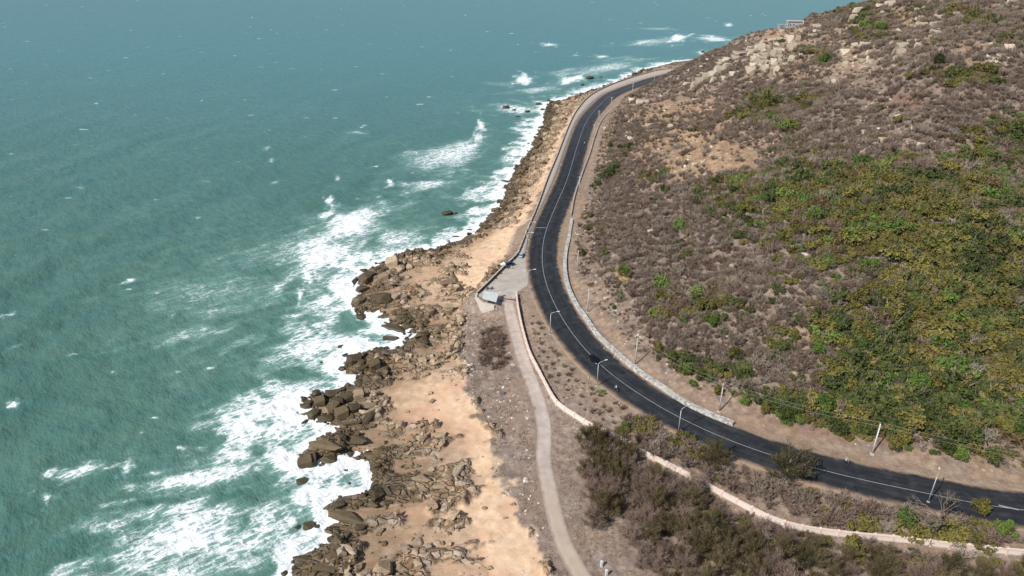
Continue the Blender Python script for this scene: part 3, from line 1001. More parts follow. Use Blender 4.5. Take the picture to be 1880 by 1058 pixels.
def wall_along(name, P, base_z, top_z, width, mat, parent=None, jit=0.0):
    """solid wall following a line, subdivided so that its top is uneven"""
    A = offset_line(P, -width / 2); B = offset_line(P, width / 2); n = len(P)
    bz = np.broadcast_to(base_z, (n,)); tz = np.broadcast_to(top_z, (n,)) + jit * RNG.normal(size=n)
    rings = []
    for i in range(n):
        rings.append([(A[i, 0], A[i, 1], bz[i]), (A[i, 0] * .95 + B[i, 0] * .05, A[i, 1] * .95 + B[i, 1] * .05, tz[i]),
                      (B[i, 0] * .95 + A[i, 0] * .05, B[i, 1] * .95 + A[i, 1] * .05, tz[i]), (B[i, 0], B[i, 1], bz[i])])
    m = MB(); m.loft(rings)
    return m.build(name, mat, parent)


wpx = [(1049.6, 401), (1045, 433), (1038.5, 465), (1037.5, 495), (1044, 527), (1058, 556.6), (1074, 579), (1098, 613), (1135, 648), (1171, 678), (1210, 704), (1240, 725),
       (1268, 742), (1310, 761), (1347, 776)]
W = resample(catmull(U([p[0] for p in wpx], [p[1] for p in wpx], 8.9)[:, :2], 1.5), 1.0)
wall_r = tag(empty('stone_wall', (W[0, 0], W[0, 1], 8)), 'whitish rubble stone wall curving along the inner edge of the near bend', 'wall')
wo_ = wall_along('masonry', W, 7.0, 8.95, 1.5, M_stone, wall_r, .05)
wo_.matrix_parent_inverse = Matrix.Translation((-W[0, 0], -W[0, 1], -8))
wpx2 = [(1048, 394), (1056, 355), (1071, 312), (1083, 280), (1092, 250), (1104, 222), (1122, 202), (1150, 181), (1172, 170), (1205, 156)]
W2 = resample(catmull(U([p[0] for p in wpx2], [p[1] for p in wpx2], 8.6)[:, :2], 1.5), 1.5)
wall_along('stone_wall', W2, 7.0, 8.75, .7, stone_mat('far_rubble_stone', ['8c857c', 'aaa298', 'b7b0a6'], 1.2), None, .04)
tag(bpy.data.objects['stone_wall.001'], 'thin low stone wall along the hill foot on the far straight and bend', 'wall')

# ------------------------------------------------------------------ sea-side parapet of the promenade
M_para = simple('parapet_render', 'a2917f', .9, .12, 1.2)
M_cap = simple('parapet_cap', 'bfae9d', .9, .1, 1.0)
pr_root = tag(empty('parapet', (PARA[0, 0], PARA[0, 1], 8.2)), 'long low parapet of pillars and panels between the promenade and the rocky shore', 'parapet')
inv = Matrix.Translation((-PARA[0, 0], -PARA[0, 1], -8.2))
PQ = resample(PARA, 1.0)
o = wall_along('panel', PQ, 7.4, 9.0, .22, M_para, pr_root); o.matrix_parent_inverse = inv
A = wall_along('coping', PQ, 9.003, 9.11, .36, M_cap, pr_root); A.matrix_parent_inverse = inv
pil = resample(PARA, 5.0)
dP = np.gradient(pil, axis=0)
vis = [i for i in range(len(pil)) if pil[i, 1] < 700][:96]
for i in vis:
    m = MB(); a = math.atan2(dP[i, 1], dP[i, 0])
    m.box((pil[i, 0], pil[i, 1], 8.5), (.55, .55, 1.5), a); m.box((pil[i, 0], pil[i, 1], 9.31), (.7, .7, .12), a, taper=.7)
    o = m.build('pillar', M_cap, pr_root); o.matrix_parent_inverse = inv
# lay-by parapet
lp = [(952, 463), (944, 472.5), (922, 493), (899, 516), (876, 538)]
LP = resample(U([p[0] for p in lp], [p[1] for p in lp], 8.6)[:, :2], 1.0)
lr = tag(empty('parapet', (LP[0, 0], LP[0, 1], 8)), 'low brown and cream wall closing the sea side of the lay-by', 'parapet')
inv = Matrix.Translation((-LP[0, 0], -LP[0, 1], -8))
M_brown = simple('brown_tile_face', '6f5145', .8, .15, 2)
o = wall_along('panel', LP, 5.5, 8.95, .3, M_brown, lr); o.matrix_parent_inverse = inv
o = wall_along('coping', LP, 8.953, 9.1, .62, M_cap, lr); o.matrix_parent_inverse = inv
ew = [(876, 538), (873.5, 545), (886, 556), (908, 561)]
EW = resample(U([p[0] for p in ew], [p[1] for p in ew], 8.4)[:, :2], 1.0)
wall_along('retaining_wall', EW, 4.0, 8.5, .8, simple('pale_concrete', 'c2b9ae', .9, .1, .8))
tag(bpy.data.objects['retaining_wall'], 'pale concrete retaining wall under the corner beside the sheet-roofed shelter', 'wall')

# ------------------------------------------------------------------ pink panelled boundary wall
fpx = [(948, 547), (950.5, 566), (955, 588), (960, 608), (972, 647), (991, 684), (1009, 718), (1023, 739), (1051, 758), (1086, 781), (1135, 803), (1183, 835), (1204, 844),
       (1267, 877), (1315, 903), (1367, 930), (1412, 953), (1460, 969), (1557, 985), (1650, 995), (1742, 1008), (1880, 1024), (1990, 1040)]
FP = resample(catmull(U([p[0] for p in fpx], [p[1] for p in fpx], 7.2)[:, :2], 2.0), 3.8)
fz = Hs(FP[:, 0], FP[:, 1]); fz = np.convolve(np.pad(fz, 3, 'edge'), np.ones(7) / 7, 'valid')
M_pink = simple('pink_render', 'dcc5b7', .85, .08, 1.5)
M_cream = simple('cream_panel', 'e2d3c6', .85, .07, 1.2)
M_base = simple('grey_plinth', 'a99f96', .9, .12, 1)
fr_ = tag(empty('boundary_wall', (FP[0, 0], FP[0, 1], fz[0])), 'pink and cream panelled boundary wall curving between the track and the road', 'wall')
inv = Matrix.Translation((-FP[0, 0], -FP[0, 1], -fz[0]))
for nm, lo, hi, wd, mt in (('plinth', -.6, .3, .46, M_base), ('panel', .303, 1.55, .22, M_cream), ('coping', 1.553, 1.75, .5, M_pink)):
    PF2 = resample(FP, 1.6); zz = np.interp(np.arange(len(PF2)) / (len(PF2) - 1), np.arange(len(FP)) / (len(FP) - 1), fz)
    o = wall_along(nm, PF2, zz + lo, zz + hi, wd, mt, fr_); o.matrix_parent_inverse = inv
dP = np.gradient(FP, axis=0)
show = [i for i in range(len(FP))][:100]
for i in show:
    a = math.atan2(dP[i, 1], dP[i, 0]); m = MB()
    m.box((FP[i, 0], FP[i, 1], fz[i] + .75), (.42, .50, 2.2), a); m.box((FP[i, 0], FP[i, 1], fz[i] + 1.93), (.58, .64, .16), a, taper=.55)
    o = m.build('pillar', M_pink, fr_); o.matrix_parent_inverse = inv

# gate threshold and gate pillar at the lay-by
gp = U(918.5, 546, 8.0)
m = MB(); m.box((0, 0, 1.0), (.6, .6, 2.0)); m.box((0, 0, 2.07), (.8, .8, .14), taper=.6); m.box((0, 0, .1), (.75, .75, .2))
tag(m.build('gate_pillar', M_pink, loc=(gp[0], gp[1], 8.0)), 'cream gate pillar standing beside the sheet-roofed shelter', 'pillar')
a_, b_ = U(925, 549, 8.02), U(946, 551, 8.02)
m = MB(); c_ = (a_ + b_) / 2; d_v = b_ - a_; m.box((c_[0], c_[1], 8.05), (np.linalg.norm(d_v), 1.0, .09), math.atan2(d_v[1], d_v[0]))
tag(m.build('gate_track', simple('rusty_track', '7a5a45', .8, .2, 2)), 'brown gate track across the entrance of the gravel path', 'gate track')

# ------------------------------------------------------------------ roadside shelter with sheet roof
rc = U([889, 916, 911, 886], [537, 540.5, 555, 548.5], 10.2)
c0 = rc.mean(0)
sh = tag(empty('roadside_shelter', (c0[0], c0[1], 8.0)), 'open shelter with a pale sloping sheet roof at the lay-by corner', 'shelter')
L = rc - np.array([c0[0], c0[1], 8.0])
zt = [2.75, 2.75, 2.15, 2.15]
for k in range(4): L[k, 2] = zt[k]
m = MB(); nseg = 18; V = []
for k in range(nseg + 1):
    f = k / nseg; a = L[0] * (1 - f) + L[1] * f; b = L[3] * (1 - f) + L[2] * f; dz = .05 * math.sin(k * math.pi * .999)
    dz = .045 if k % 2 else 0
    V += [(a[0], a[1], a[2] + dz), (b[0], b[1], b[2] + dz), (a[0], a[1], a[2] + dz - .05), (b[0], b[1], b[2] + dz - .05)]
Fq = []
for k in range(nseg):
    i = 4 * k; Fq += [(i, i + 4, i + 5, i + 1), (i + 2, i + 3, i + 7, i + 6), (i, i + 2, i + 6, i + 4), (i + 1, i + 5, i + 7, i + 3)]
Fq += [(0, 1, 3, 2), (4 * nseg, 4 * nseg + 2, 4 * nseg + 3, 4 * nseg + 1)]
m.add(V, Fq); m.build('roof', M_tarp, sh)
for k in range(4):
    q = L[k] * .93; m = MB(); m.tube([(q[0], q[1], 0), (q[0], q[1], L[k][2] - .03)], .06, 6); m.build('post', M_galv, sh)
m = MB(); u_ = L[1] - L[0]; m.box(((L[0][0] + L[1][0]) / 2, (L[0][1] + L[1][1]) / 2, .5), (np.linalg.norm(u_[:2]) * .7, .6, .9), math.atan2(u_[1], u_[0])); m.build('counter', M_brown, sh)

# grey slab, white gate posts, marker posts, white cover
g = G(921, 725)
m = MB(); m.loft([[(-.7, -.25, -.2), (.7, -.35, -.2), (.6, .35, -.2), (-.6, .3, -.2)], [(-.66, -.1, 1.4), (.5, -.2, 1.3), (.45, .25, 1.3), (-.6, .2, 1.4)], [(-.62, 0, 2.7), (-.1, 0, 2.4), (-.1, .2, 2.4), (-.6, .15, 2.7)]])
o = tag(m.build('stone_slab', simple('grey_concrete', '8f8d8a', .9, .12, 1.5), loc=tuple(g)), 'grey pointed concrete slab standing on dark gravel beside the track', 'slab'); o.rotation_euler = (.05, -.1, .5)
for px, py, lab in ((1104, 1043, 'white gate post beside the track, the one farther from the bottom edge'), (1113, 1057, 'white gate post beside the track, the one nearer the bottom edge')):
    g = G(px, py); r = tag(empty('gate_post', tuple(g), .3), lab, 'post', 'white posts beside the track')
    m = MB(); m.box((0, 0, .8), (.42, .42, 2.0), bev=.03); m.build('shaft', M_white, r)
    m = MB(); m.box((0, 0, 1.853), (.5, .5, .1), taper=.6); m.build('cap', M_white, r)
for px, py, lab in ((1137, 742, 'short kerb marker post beside the motorbike near the verge'), (1080, 694, 'short white marker post on the verge behind the lamp by the black car'),
                    (1128, 657, 'small pale marker post at the foot of the stone wall above the black car'), (1109, 641, 'small pale marker post on the inner verge nearest the stone wall bend')):
    g = G(px, py)
    m = MB(); m.box((0, 0, .35), (.22, .22, .9), mat=0); m.box((0, 0, .86), (.225, .225, .12), mat=1, taper=.7)
    tag(m.build('marker_post', [M_white, M_red], loc=tuple(g)), lab, 'marker post', 'marker posts on the verges')
g = U(925, 486, 8.95)
bm = bmesh.new(); bmesh.ops.create_icosphere(bm, subdivisions=3, radius=1)
for v in bm.verts:
    k = 1 + .18 * math.sin(5 * v.co.x + 3 * v.co.y) + .1 * math.sin(9 * v.co.z + 4 * v.co.x); v.co = Vector((v.co.x * 1.1 * k, v.co.y * .8 * k, max(v.co.z * .8 * k, -.35)))
me = bpy.data.meshes.new('white_cover'); bm.to_mesh(me); bm.free(); me.materials.append(M_white); me.polygons.foreach_set('use_smooth', [True] * len(me.polygons))
tag(link('white_cover', me, loc=(g[0] - .2, g[1] + .4, 8.9)), 'bulky white cover heaped on the lay-by wall behind the dark parked car', 'cover')

# small white house on the ridge
hp = G(1459, 51)
hs = tag(empty('ridge_house', (hp[0], hp[1], hp[2] - .3), -.15), 'small white flat-roofed house on the ridge against the sea', 'house')
M_hw = simple('weathered_white_wall', 'a3a5a8', .85, .16, .5)
HW, HD, HH = 11.0, 7.0, 4.6
m = MB(); m.box((0, 4, HH / 2 - 1.5), (HW, HD, HH + 3)); m.build('wall', M_hw, hs)
m = MB(); m.box((0, 4, HH + .23), (HW + 1.0, HD + 1, .45)); m.box((0, -.25, HH + .85), (HW + .6, .35, .8)); m.build('roof', M_conc, hs)
for s in (-1, 1):
    m = MB(); m.box((s * (HW / 2 + .2), -.2, HH / 2 + .4), (.7, .7, HH + 2.4)); m.build('pillar', M_conc, hs)
for wx_ in (-3.6, -1.2, 3.6):
    m = MB(); m.box((wx_, -.03, 2.7), (1.1, .14, 1.3)); f_ = m.build('window', M_white, hs)
    m = MB(); m.box((wx_, -.06, 2.7), (.8, .14, 1.0)); m.build('pane', M_glass, f_)
m = MB(); m.box((1.3, -.04, 1.1), (1.2, .14, 2.4)); m.build('door', M_brown, hs)
o = MB()
a_ = hp
o.box((0, 0, 1.0), (7, 3, 3.2)); o.box((0, 0, 2.72), (7.6, 3.6, .25))
tag(o.build('outbuilding', M_hw, loc=(a_[0] - 8.6, a_[1] + 3, a_[2] - .6)), 'low white outbuilding half hidden behind the left side of the ridge house', 'outbuilding')

# ------------------------------------------------------------------ cars
def car(loc, rz, paint, label, kind='sedan'):
    r = tag(empty('parked_car' if kind != 'moving' else 'car', loc, rz), label, 'car')
    suv = kind in ('suv', 'moving')
    zt = 1.05 if suv else .92
    st = [(-2.28, .62, .45, .72), (-2.15, .80, .32, .9), (-1.5, .88, .28, zt), (0, .9, .26, zt - .02), (1.2, .88, .28, zt - .06), (1.95, .82, .3, zt - .18), (2.22, .66, .42, .66)]
    m = MB()
    m.loft([[(x, -w, z0 + .1), (x, -w * .92, z0), (x, w * .92, z0), (x, w, z0 + .1), (x, w * 1.02, (z0 + z1) / 2), (x, w * .94, z1), (x, w * .5, z1 + .02), (x, -w * .5, z1 + .02), (x, -w * .94, z1), (x, -w * 1.02, (z0 + z1) / 2)] for x, w, z0, z1 in st])
    m.build('body', paint, r, True)
    x0, x1 = (-2.0, .95) if suv else (-1.65, .95)
    h = 1.68 if suv else 1.42
    m = MB()
    m.loft([[(x0, -.78, zt), (x0, .78, zt), (x1, .78, zt - .06), (x1, -.78, zt - .06)], [(x0 + .35, -.66, h - .06), (x0 + .35, .66, h - .06), (x1 - .75, .66, h - .06), (x1 - .75, -.66, h - .06)]])
    m.build('windows', M_glass, r)
    m = MB(); m.loft([[(x0 + .3, -.68, h - .07), (x0 + .3, .68, h - .07), (x1 - .7, .68, h - .07), (x1 - .7, -.68, h - .07)], [(x0 + .42, -.58, h + .02), (x0 + .42, .58, h + .02), (x1 - .85, .58, h + .02), (x1 - .85, -.58, h + .02)]])
    m.build('roof', paint, r)
    for sx in (-1.38, 1.38):
        for sy in (-.82, .82):
            m = MB(); m.tube([(sx, sy - .11, .33), (sx, sy + .11, .33)], .33, 14); wl = m.build('wheel', M_dark, r)
            m = MB(); s = 1 if sy > 0 else -1; m.tube([(sx, sy + s * .10, .33), (sx, sy + s * .125, .33)], .2, 10); m.build('rim', M_chrome, wl)
    for sy in (-.6, .6):
        m = MB(); m.box((2.17, sy, .68), (.16, .34, .16)); m.build('headlight', M_lens, r)
        m = MB(); m.box((-2.2, sy, .75), (.14, .3, .18)); m.build('tail_light', M_red, r)
    m = MB(); m.box((2.24, 0, .45), (.1, 1.1, .12)); m.build('bumper', M_chrome if kind == 'moving' else M_dark, r)
    for sy in (-.98, .98):
        m = MB(); m.box((.55, sy, zt + .02), (.18, .16, .13)); m.build('wing_mirror', paint, r)
    return r


def heading(px, py, rev=False):
    b = U(px, py, 8.1); _, q, _ = seg_dist(np.array([b[0]]), np.array([b[1]]), ROADF)
    t_ = ROADF[int(q[0]) + 1] - ROADF[int(q[0])]
    if rev: t_ = -t_
    return math.atan2(t_[1], t_[0])


b = U(1091, 664, 8.13); car((b[0], b[1], 8.12), heading(1091, 664, True), M_black, 'black car driving in the lane beside the white centre line', 'moving')
b = U(957.5, 470.5, 8.05); car((b[0], b[1], 8.03), math.radians(78), M_blue, 'pale blue car parked at the narrow end of the lay-by', 'sedan')
b = U(936, 488, 8.05); car((b[0], b[1], 8.03), math.radians(38), M_navy, 'dark navy car parked along the lay-by wall', 'suv')

# ------------------------------------------------------------------ people and motorbikes
def skin_person(name, pose, shirt, trousers, hairc, scale=1.0):
    """one continuous body grown over a posed skeleton; five fingers a hand"""
    J = {}; E = []; R = []; Pn = []; reg = []

    def add(p, r, parent=None, region=0):
        Pn.append(Vector(p) * scale); R.append(r * scale); reg.append(region)
        if parent is not None: E.append((parent, len(Pn) - 1))
        return len(Pn) - 1
    S = pose
    pel = add(S['pelvis'], .15, None, 1)
    che = add(S['chest'], .165, pel, 0); shl = add(S['neckbase'], .10, che, 0); nk = add(S['neck'], .058, shl, 2)
    hd = add(S['head'], .098, nk, 2); add(S['crown'], .085, hd, 3)
    fwd = Vector(S['look'])
    add(Vector(S['head']) + fwd * .095 + Vector((0, 0, -.01)), .022, hd, 2)
    for sg in ('l', 'r'):
        sh_ = add(S['shoulder_' + sg], .068, shl, 0); el = add(S['elbow_' + sg], .048, sh_, 0); wr = add(S['wrist_' + sg], .03, el, 2)
        hv = (Vector(S['wrist_' + sg]) - Vector(S['elbow_' + sg])).normalized(); sd = hv.cross(Vector((0, 0, 1))).normalized()
        pm = add(Vector(S['wrist_' + sg]) + hv * .06, .034, wr, 2)
        for q in range(4):
            b0 = Vector(S['wrist_' + sg]) + hv * .1 + sd * (.022 * (q - 1.5))
            a1 = add(b0, .011, pm, 2); add(b0 + hv * (.045 - .006 * abs(q - 1.4)) + Vector((0, 0, -.03)), .009, a1, 2)
        th = add(Vector(S['wrist_' + sg]) + hv * .05 + sd * .05, .011, pm, 2)
        hp_ = add(S['hip_' + sg], .095, pel, 1); kn = add(S['knee_' + sg], .065, hp_, 1); an = add(S['ankle_' + sg], .042, kn, 1)
        fv = Vector(S['foot_' + sg]); add(fv, .04, an, 4)
    me = bpy.data.meshes.new(name); me.from_pydata(Pn, E, [])
    o = bpy.data.objects.new(name, me); COL.objects.link(o)
    md = o.modifiers.new('skin', 'SKIN'); md.use_smooth_shade = True
    for i, v in enumerate(me.skin_vertices[0].data):
        v.radius = (R[i], R[i]); v.use_root = (i == 0)
    o.modifiers.new('sub', 'SUBSURF').levels = 1
    dg = bpy.context.evaluated_depsgraph_get()
    nm = bpy.data.meshes.new_from_object(o.evaluated_get(dg))
    bpy.data.objects.remove(o); bpy.data.meshes.remove(me)
    nm.name = name; nm.materials.clear()
    for mt in (shirt, trousers, M_skin, hairc, M_dark): nm.materials.append(mt)
    mid = [((Pn[a] + Pn[b]) / 2, reg[b]) for a, b in E] + [(Pn[i], reg[i]) for i in range(len(Pn))]
    for p in nm.polygons:
        p.material_index = min(mid, key=lambda q: (q[0] - p.center).length_squared)[1]
        p.use_smooth = True
    return nm


M_skin = simple('skin', '9a6a4e', .6, .06)
M_hair = simple('dark_hair', '15110f', .6, .1)
M_sh_w = simple('white_cloth', 'cfcfcb', .9, .06); M_sh_g = simple('grey_cloth', '75787d', .9, .08); M_sh_p = simple('pink_cloth', 'c79a97', .9, .08)
M_tr = simple('dark_trousers', '23252b', .9, .1); M_hel = simple('white_helmet', 'd8d8d6', .3, .03, spec=.5)
RIDE = dict(pelvis=(-.12, 0, .86), chest=(-.06, 0, 1.2), neckbase=(-.02, 0, 1.38), neck=(0, 0, 1.46), head=(.03, 0, 1.58), crown=(.03, 0, 1.69), look=(1, 0, 0))
STAND = dict(pelvis=(0, 0, .95), chest=(.01, 0, 1.25), neckbase=(0, 0, 1.43), neck=(0, 0, 1.5), head=(.02, 0, 1.62), crown=(.02, 0, 1.72), look=(1, 0, 0))
for k, s in (('l', 1), ('r', -1)):
    RIDE['shoulder_' + k] = (-.03, s * .2, 1.36); RIDE['elbow_' + k] = (.16, s * .3, 1.16); RIDE['wrist_' + k] = (.4, s * .29, 1.06)
    RIDE['hip_' + k] = (-.1, s * .12, .84); RIDE['knee_' + k] = (.32, s * .2, .74); RIDE['ankle_' + k] = (.16, s * .19, .36); RIDE['foot_' + k] = (.34, s * .2, .3)
    STAND['shoulder_' + k] = (0, s * .2, 1.4); STAND['elbow_' + k] = (-.03, s * .27, 1.12); STAND['wrist_' + k] = (.06, s * .28, .88)
    STAND['hip_' + k] = (0, s * .11, .92); STAND['knee_' + k] = (.03, s * .12, .5); STAND['ankle_' + k] = (-.02, s * .12, .09); STAND['foot_' + k] = (.16, s * .14, .04)
ride_w = skin_person('person', RIDE, M_sh_w, M_tr, M_hair); ride_g = skin_person('person', RIDE, M_sh_g, M_tr, M_hair); stand_p = skin_person('person', STAND, M_sh_p, M_sh_w, M_hair)


def helmet(parent, z=1.63, x=.03):
    m = MB(); m.loft([[(x + .14 * k * math.cos(a), .13 * k * math.sin(a), z + zz) for a in np.linspace(0, 2 * math.pi, 12, endpoint=False)] for zz, k in ((-.04, 1.0), (.04, 1.0), (.1, .8), (.14, .45))])
    return m.build('helmet', M_hel, parent, True)


def motorbike_proto(paint):
    r = empty('motorbike')
    m = MB(); m.loft([[(x, -w, z0), (x, w, z0), (x, w * .8, z1), (x, -w * .8, z1)] for x, w, z0, z1 in ((-.85, .05, .62, .7), (-.4, .15, .42, .74), (-.05, .14, .28, .5), (.25, .14, .28, .45), (.42, .2, .4, .85), (.52, .1, .6, 1.0))]); m.build('body', paint, r)
    m = MB(); m.box((-.3, 0, .79), (.85, .26, .1), taper=.85); m.build('seat', M_dark, r)
    for x in (-.62, .66):
        m = MB(); P = [(x + .24 * math.cos(a), 0, .29 + .24 * math.sin(a)) for a in np.linspace(0, 2 * math.pi, 17)]; m.tube(P, .05, 6, cap=False); wl = m.build('wheel', M_dark, r)
        m = MB(); m.tube([(x, -.06, .29), (x, .06, .29)], .07, 8)
        for a in range(3): m.box((x, 0, .29), (.40, .03, .035)) if a == 0 else m.tube([(x - .2 * math.cos(a), 0, .29 - .2 * math.sin(a)), (x + .2 * math.cos(a), 0, .29 + .2 * math.sin(a))], .015, 4)
        m.build('rim', M_chrome, wl)
    m = MB(); m.tube([(.66, .07, .3), (.5, .07, .85)], .03, 6); m.tube([(.66, -.07, .3), (.5, -.07, .85)], .03, 6); m.build('fork', M_chrome, r)
    m = MB(); m.tube([(.4, -.34, 1.03), (.48, -.15, 1.02), (.48, .15, 1.02), (.4, .34, 1.03)], .022, 6); m.build('handlebar', M_dark, r)
    m = MB(); m.box((.58, 0, .92), (.1, .18, .16)); m.build('headlight', M_lens, r)
    m = MB(); m.box((-.9, 0, .68), (.06, .14, .1)); m.build('tail_light', M_red, r)
    return r


bikes = [  # px, py, heading (None = along the road), rider mesh, labels
    (1131, 717, 'road', ride_w, 'motorbike on the seaward lane behind the black car', 'person in white riding the motorbike behind the black car'),
    (1552, 851, 'roadr', ride_w, 'motorbike on the hill-side lane near the whitest utility pole', 'person in white riding near the whitest utility pole'),
    (1073, 266, 'road', ride_w, 'motorbike in the inner lane below the far bend', 'person in white riding in the inner lane below the far bend'),
    (1029, 308, 'roadr', ride_g, 'motorbike in the promenade-side lane on the long straight', 'person in grey riding beside the promenade on the long straight'),
]
bike0 = motorbike_proto(M_navy)
first = True
for px, py, hd, rm, lb, lp_ in bikes:
    b = U(px, py, 8.12); a = heading(px, py, hd == 'roadr')
    r = bike0 if first else copy_tree(bike0); first = False
    r.location = (b[0], b[1], 8.11); r.rotation_euler = (0, 0, a); tag(r, lb, 'motorbike', 'motorbikes being ridden')
    p = link('person', rm, loc=(b[0], b[1], 8.11)); p.rotation_euler = (0, 0, a); tag(p, lp_, 'person', 'riders on the road')
    helmet(p)
for px, py, a, lb in ((917.5, 502.5, 2.2, 'dark parked motorbike nearest the navy car along the lay-by wall'), (908, 511.5, 2.4, 'dark parked motorbike halfway down the lay-by wall'),
                      (886.5, 532, 1.2, 'dark parked motorbike tight in the wall corner of the lay-by'), (895, 531.5, 1.2, 'middle one of three motorbikes parked by the shelter'),
                      (903, 531.5, 1.0, 'motorbike parked farthest from the wall in the row by the shelter'), (946, 474, .8, 'motorbike parked between the pale blue car and the wall'),
                      (1041, 446, 1.6, 'motorbike standing on the inner verge against the stone wall'), (933, 493.5, .2, 'motorbike parked close behind the navy car'), (922, 554.5, .4, 'motorbike parked in the shade of the shelter')):
    b = U(px, py, 8.0); r = copy_tree(bike0); r.location = (b[0], b[1], 8.02); r.rotation_euler = (0, 0, a); tag(r, lb, 'motorbike', 'parked motorbikes')
p = link('person', stand_p, loc=tuple(U(942.5, 478, 8.03))); p.rotation_euler = (0, 0, 2.4); tag(p, 'person in pale pink standing by the lay-by wall between the parked cars', 'person')
p = link('person', stand_p, loc=tuple(U(938.5, 494, 8.03))); p.rotation_euler = (0, 0, .4); tag(p, 'person in pale pink standing beside the dark navy car on the lay-by', 'person')
# ------------------------------------------------------------------ plant and rock shapes
def quads_from(C, A, B):
    """quads with centre C and half-axes A, B (n,3)"""
    V = np.stack([C - A - B, C + A - B, C + A + B, C - A + B], 1).reshape(-1, 3)
    return V, np.arange(len(V)).reshape(-1, 4)


def blades(P0, P1, wid, rng):
    """thin triangles from P0 to P1"""
    d = P1 - P0
    r = rng.normal(size=P0.shape); s = np.cross(d, r); s /= np.linalg.norm(s, axis=1)[:, None] + 1e-9
    w = np.broadcast_to(wid, (len(P0),))[:, None]
    V = np.stack([P0 - s * w, P0 + s * w, P1], 1).reshape(-1, 3)
    return V, np.arange(len(V)).reshape(-1, 3)


def unit(v): return v / (np.linalg.norm(v, axis=-1, keepdims=True) + 1e-9)


def bare_shrub_mesh(seed, mat, R=1.6, H=1.7, nb=12, nt=460, tw=.045, name='bare_shrub'):
    """leafless shrub: stems fan out from the base and fray into fine twigs"""
    r = np.random.default_rng(seed)
    az = r.uniform(0, 2 * np.pi, nb); tl = r.uniform(.15, 1.15, nb); ln = r.uniform(.75, 1.1, nb)
    tip = np.stack([R * np.sin(tl) * np.cos(az), R * np.sin(tl) * np.sin(az), H * np.cos(tl * .75)], -1) * ln[:, None]
    base = np.stack([r.normal(0, .12, nb), r.normal(0, .12, nb), np.full(nb, -.25)], -1)
    V1, Q1 = blades(base, tip, .05, r); V2, Q2 = blades(base, tip, .05, r)
    k = r.integers(0, nb, nt); f = r.uniform(.3, 1.0, nt)[:, None]
    p0 = base[k] * (1 - f) + tip[k] * f
    d = unit(unit(tip[k] - base[k]) + r.normal(0, .65, (nt, 3)) + np.array([0, 0, .25]))
    p1 = p0 + d * r.uniform(.35, .9, nt)[:, None] * (R / 1.6)
    p1[:, 2] = np.maximum(p1[:, 2], .05)
    V3, Q3 = blades(p0, p1, tw, r)
    V = np.r_[V1, V2, V3]; Q = np.r_[Q1, Q2 + len(V1), Q3 + len(V1) + len(V2)]
    return fast_mesh(name, V, Q, [mat])


def leaf_shrub_mesh(seed, mat, R=1.5, H=1.7, nl=520, leaf=.14, lumps=7, name='leafy_shrub', zmin=.1):
    """leafy shrub: leaf sprays spread through several overlapping lobes, with gaps between them"""
    r = np.random.default_rng(seed)
    az = r.uniform(0, 2 * np.pi, lumps); rad = R * .85 * np.sqrt(r.uniform(0, 1, lumps))
    lc = np.stack([rad * np.cos(az), rad * np.sin(az), H * r.uniform(.35, .78, lumps)], -1); lr = r.uniform(.25, .5, lumps) * R
    k = r.integers(0, lumps, nl); n = unit(r.normal(size=(nl, 3)) + np.array([0, 0, .35]))
    q = r.uniform(.55, 1.05, nl)[:, None] * lr[k][:, None]
    C = lc[k] + n * q * np.array([1, 1, .8]); C[:, 2] = np.maximum(C[:, 2], zmin)
    nn = unit(n + r.normal(0, .55, (nl, 3)) + np.array([0, 0, .3]))
    a = unit(np.cross(nn, r.normal(size=(nl, 3)))); b = np.cross(nn, a)
    s = (leaf * r.uniform(.6, 1.35, nl))[:, None]
    V, Q = quads_from(C, a * s, b * s * .62)
    st = np.zeros((lumps, 3)); st[:, 2] = -.3
    V2, Q2 = blades(st, lc, .06, r)
    nt = 60; kt = r.integers(0, lumps, nt); p0 = lc[kt] + r.normal(0, .2, (nt, 3)); dd = unit(unit(lc[kt]) + r.normal(0, .6, (nt, 3)) + np.array([0, 0, .3])); p1 = p0 + dd * (lr[kt] * r.uniform(.9, 1.5, nt))[:, None]
    V3, Q3 = blades(p0, p1, .035, r)
    me = fast_mesh(name, np.r_[V, V2, V3], [Q, np.r_[Q2 + len(V), Q3 + len(V) + len(V2)]], [mat, B_grey])
    mi = np.zeros(len(me.polygons), np.int32); mi[len(Q):] = 1; me.polygons.foreach_set('material_index', mi)
    return me


def limb_set(seed, H, n=9, spread=.5, base_r=.16):
    """trunk and rising limbs of a tree; returns mesh builder and limb polylines"""
    r = np.random.default_rng(seed); m = MB(); limbs = []
    lean = r.normal(0, .06, 2) * H
    tr = [Vector((lean[0] * t * t, lean[1] * t * t, -.5 + (H * .8 + .5) * t)) for t in np.linspace(0, 1, 6)]
    m.tube(tr, list(np.linspace(base_r, base_r * .25, 6)), 7)
    for i in range(n):
        t = .22 + .75 * i / n; p0 = tr[0].lerp(tr[-1], t); a = i * 2.4 + r.uniform(-.5, .5); L = H * spread * (1.05 - .55 * t) * r.uniform(.75, 1.15)
        p1 = p0 + Vector((math.cos(a) * L * .55, math.sin(a) * L * .55, L * .35)); p2 = p0 + Vector((math.cos(a) * L * .95, math.sin(a) * L * .95, L * .85))
        m.tube([p0, p1, p2], [base_r * .45, base_r * .3, base_r * .12], 5); limbs.append((p0, p1, p2))
    limbs.append((tr[3], tr[4], tr[5] + Vector((0, 0, H * .15))))
    return m, limbs


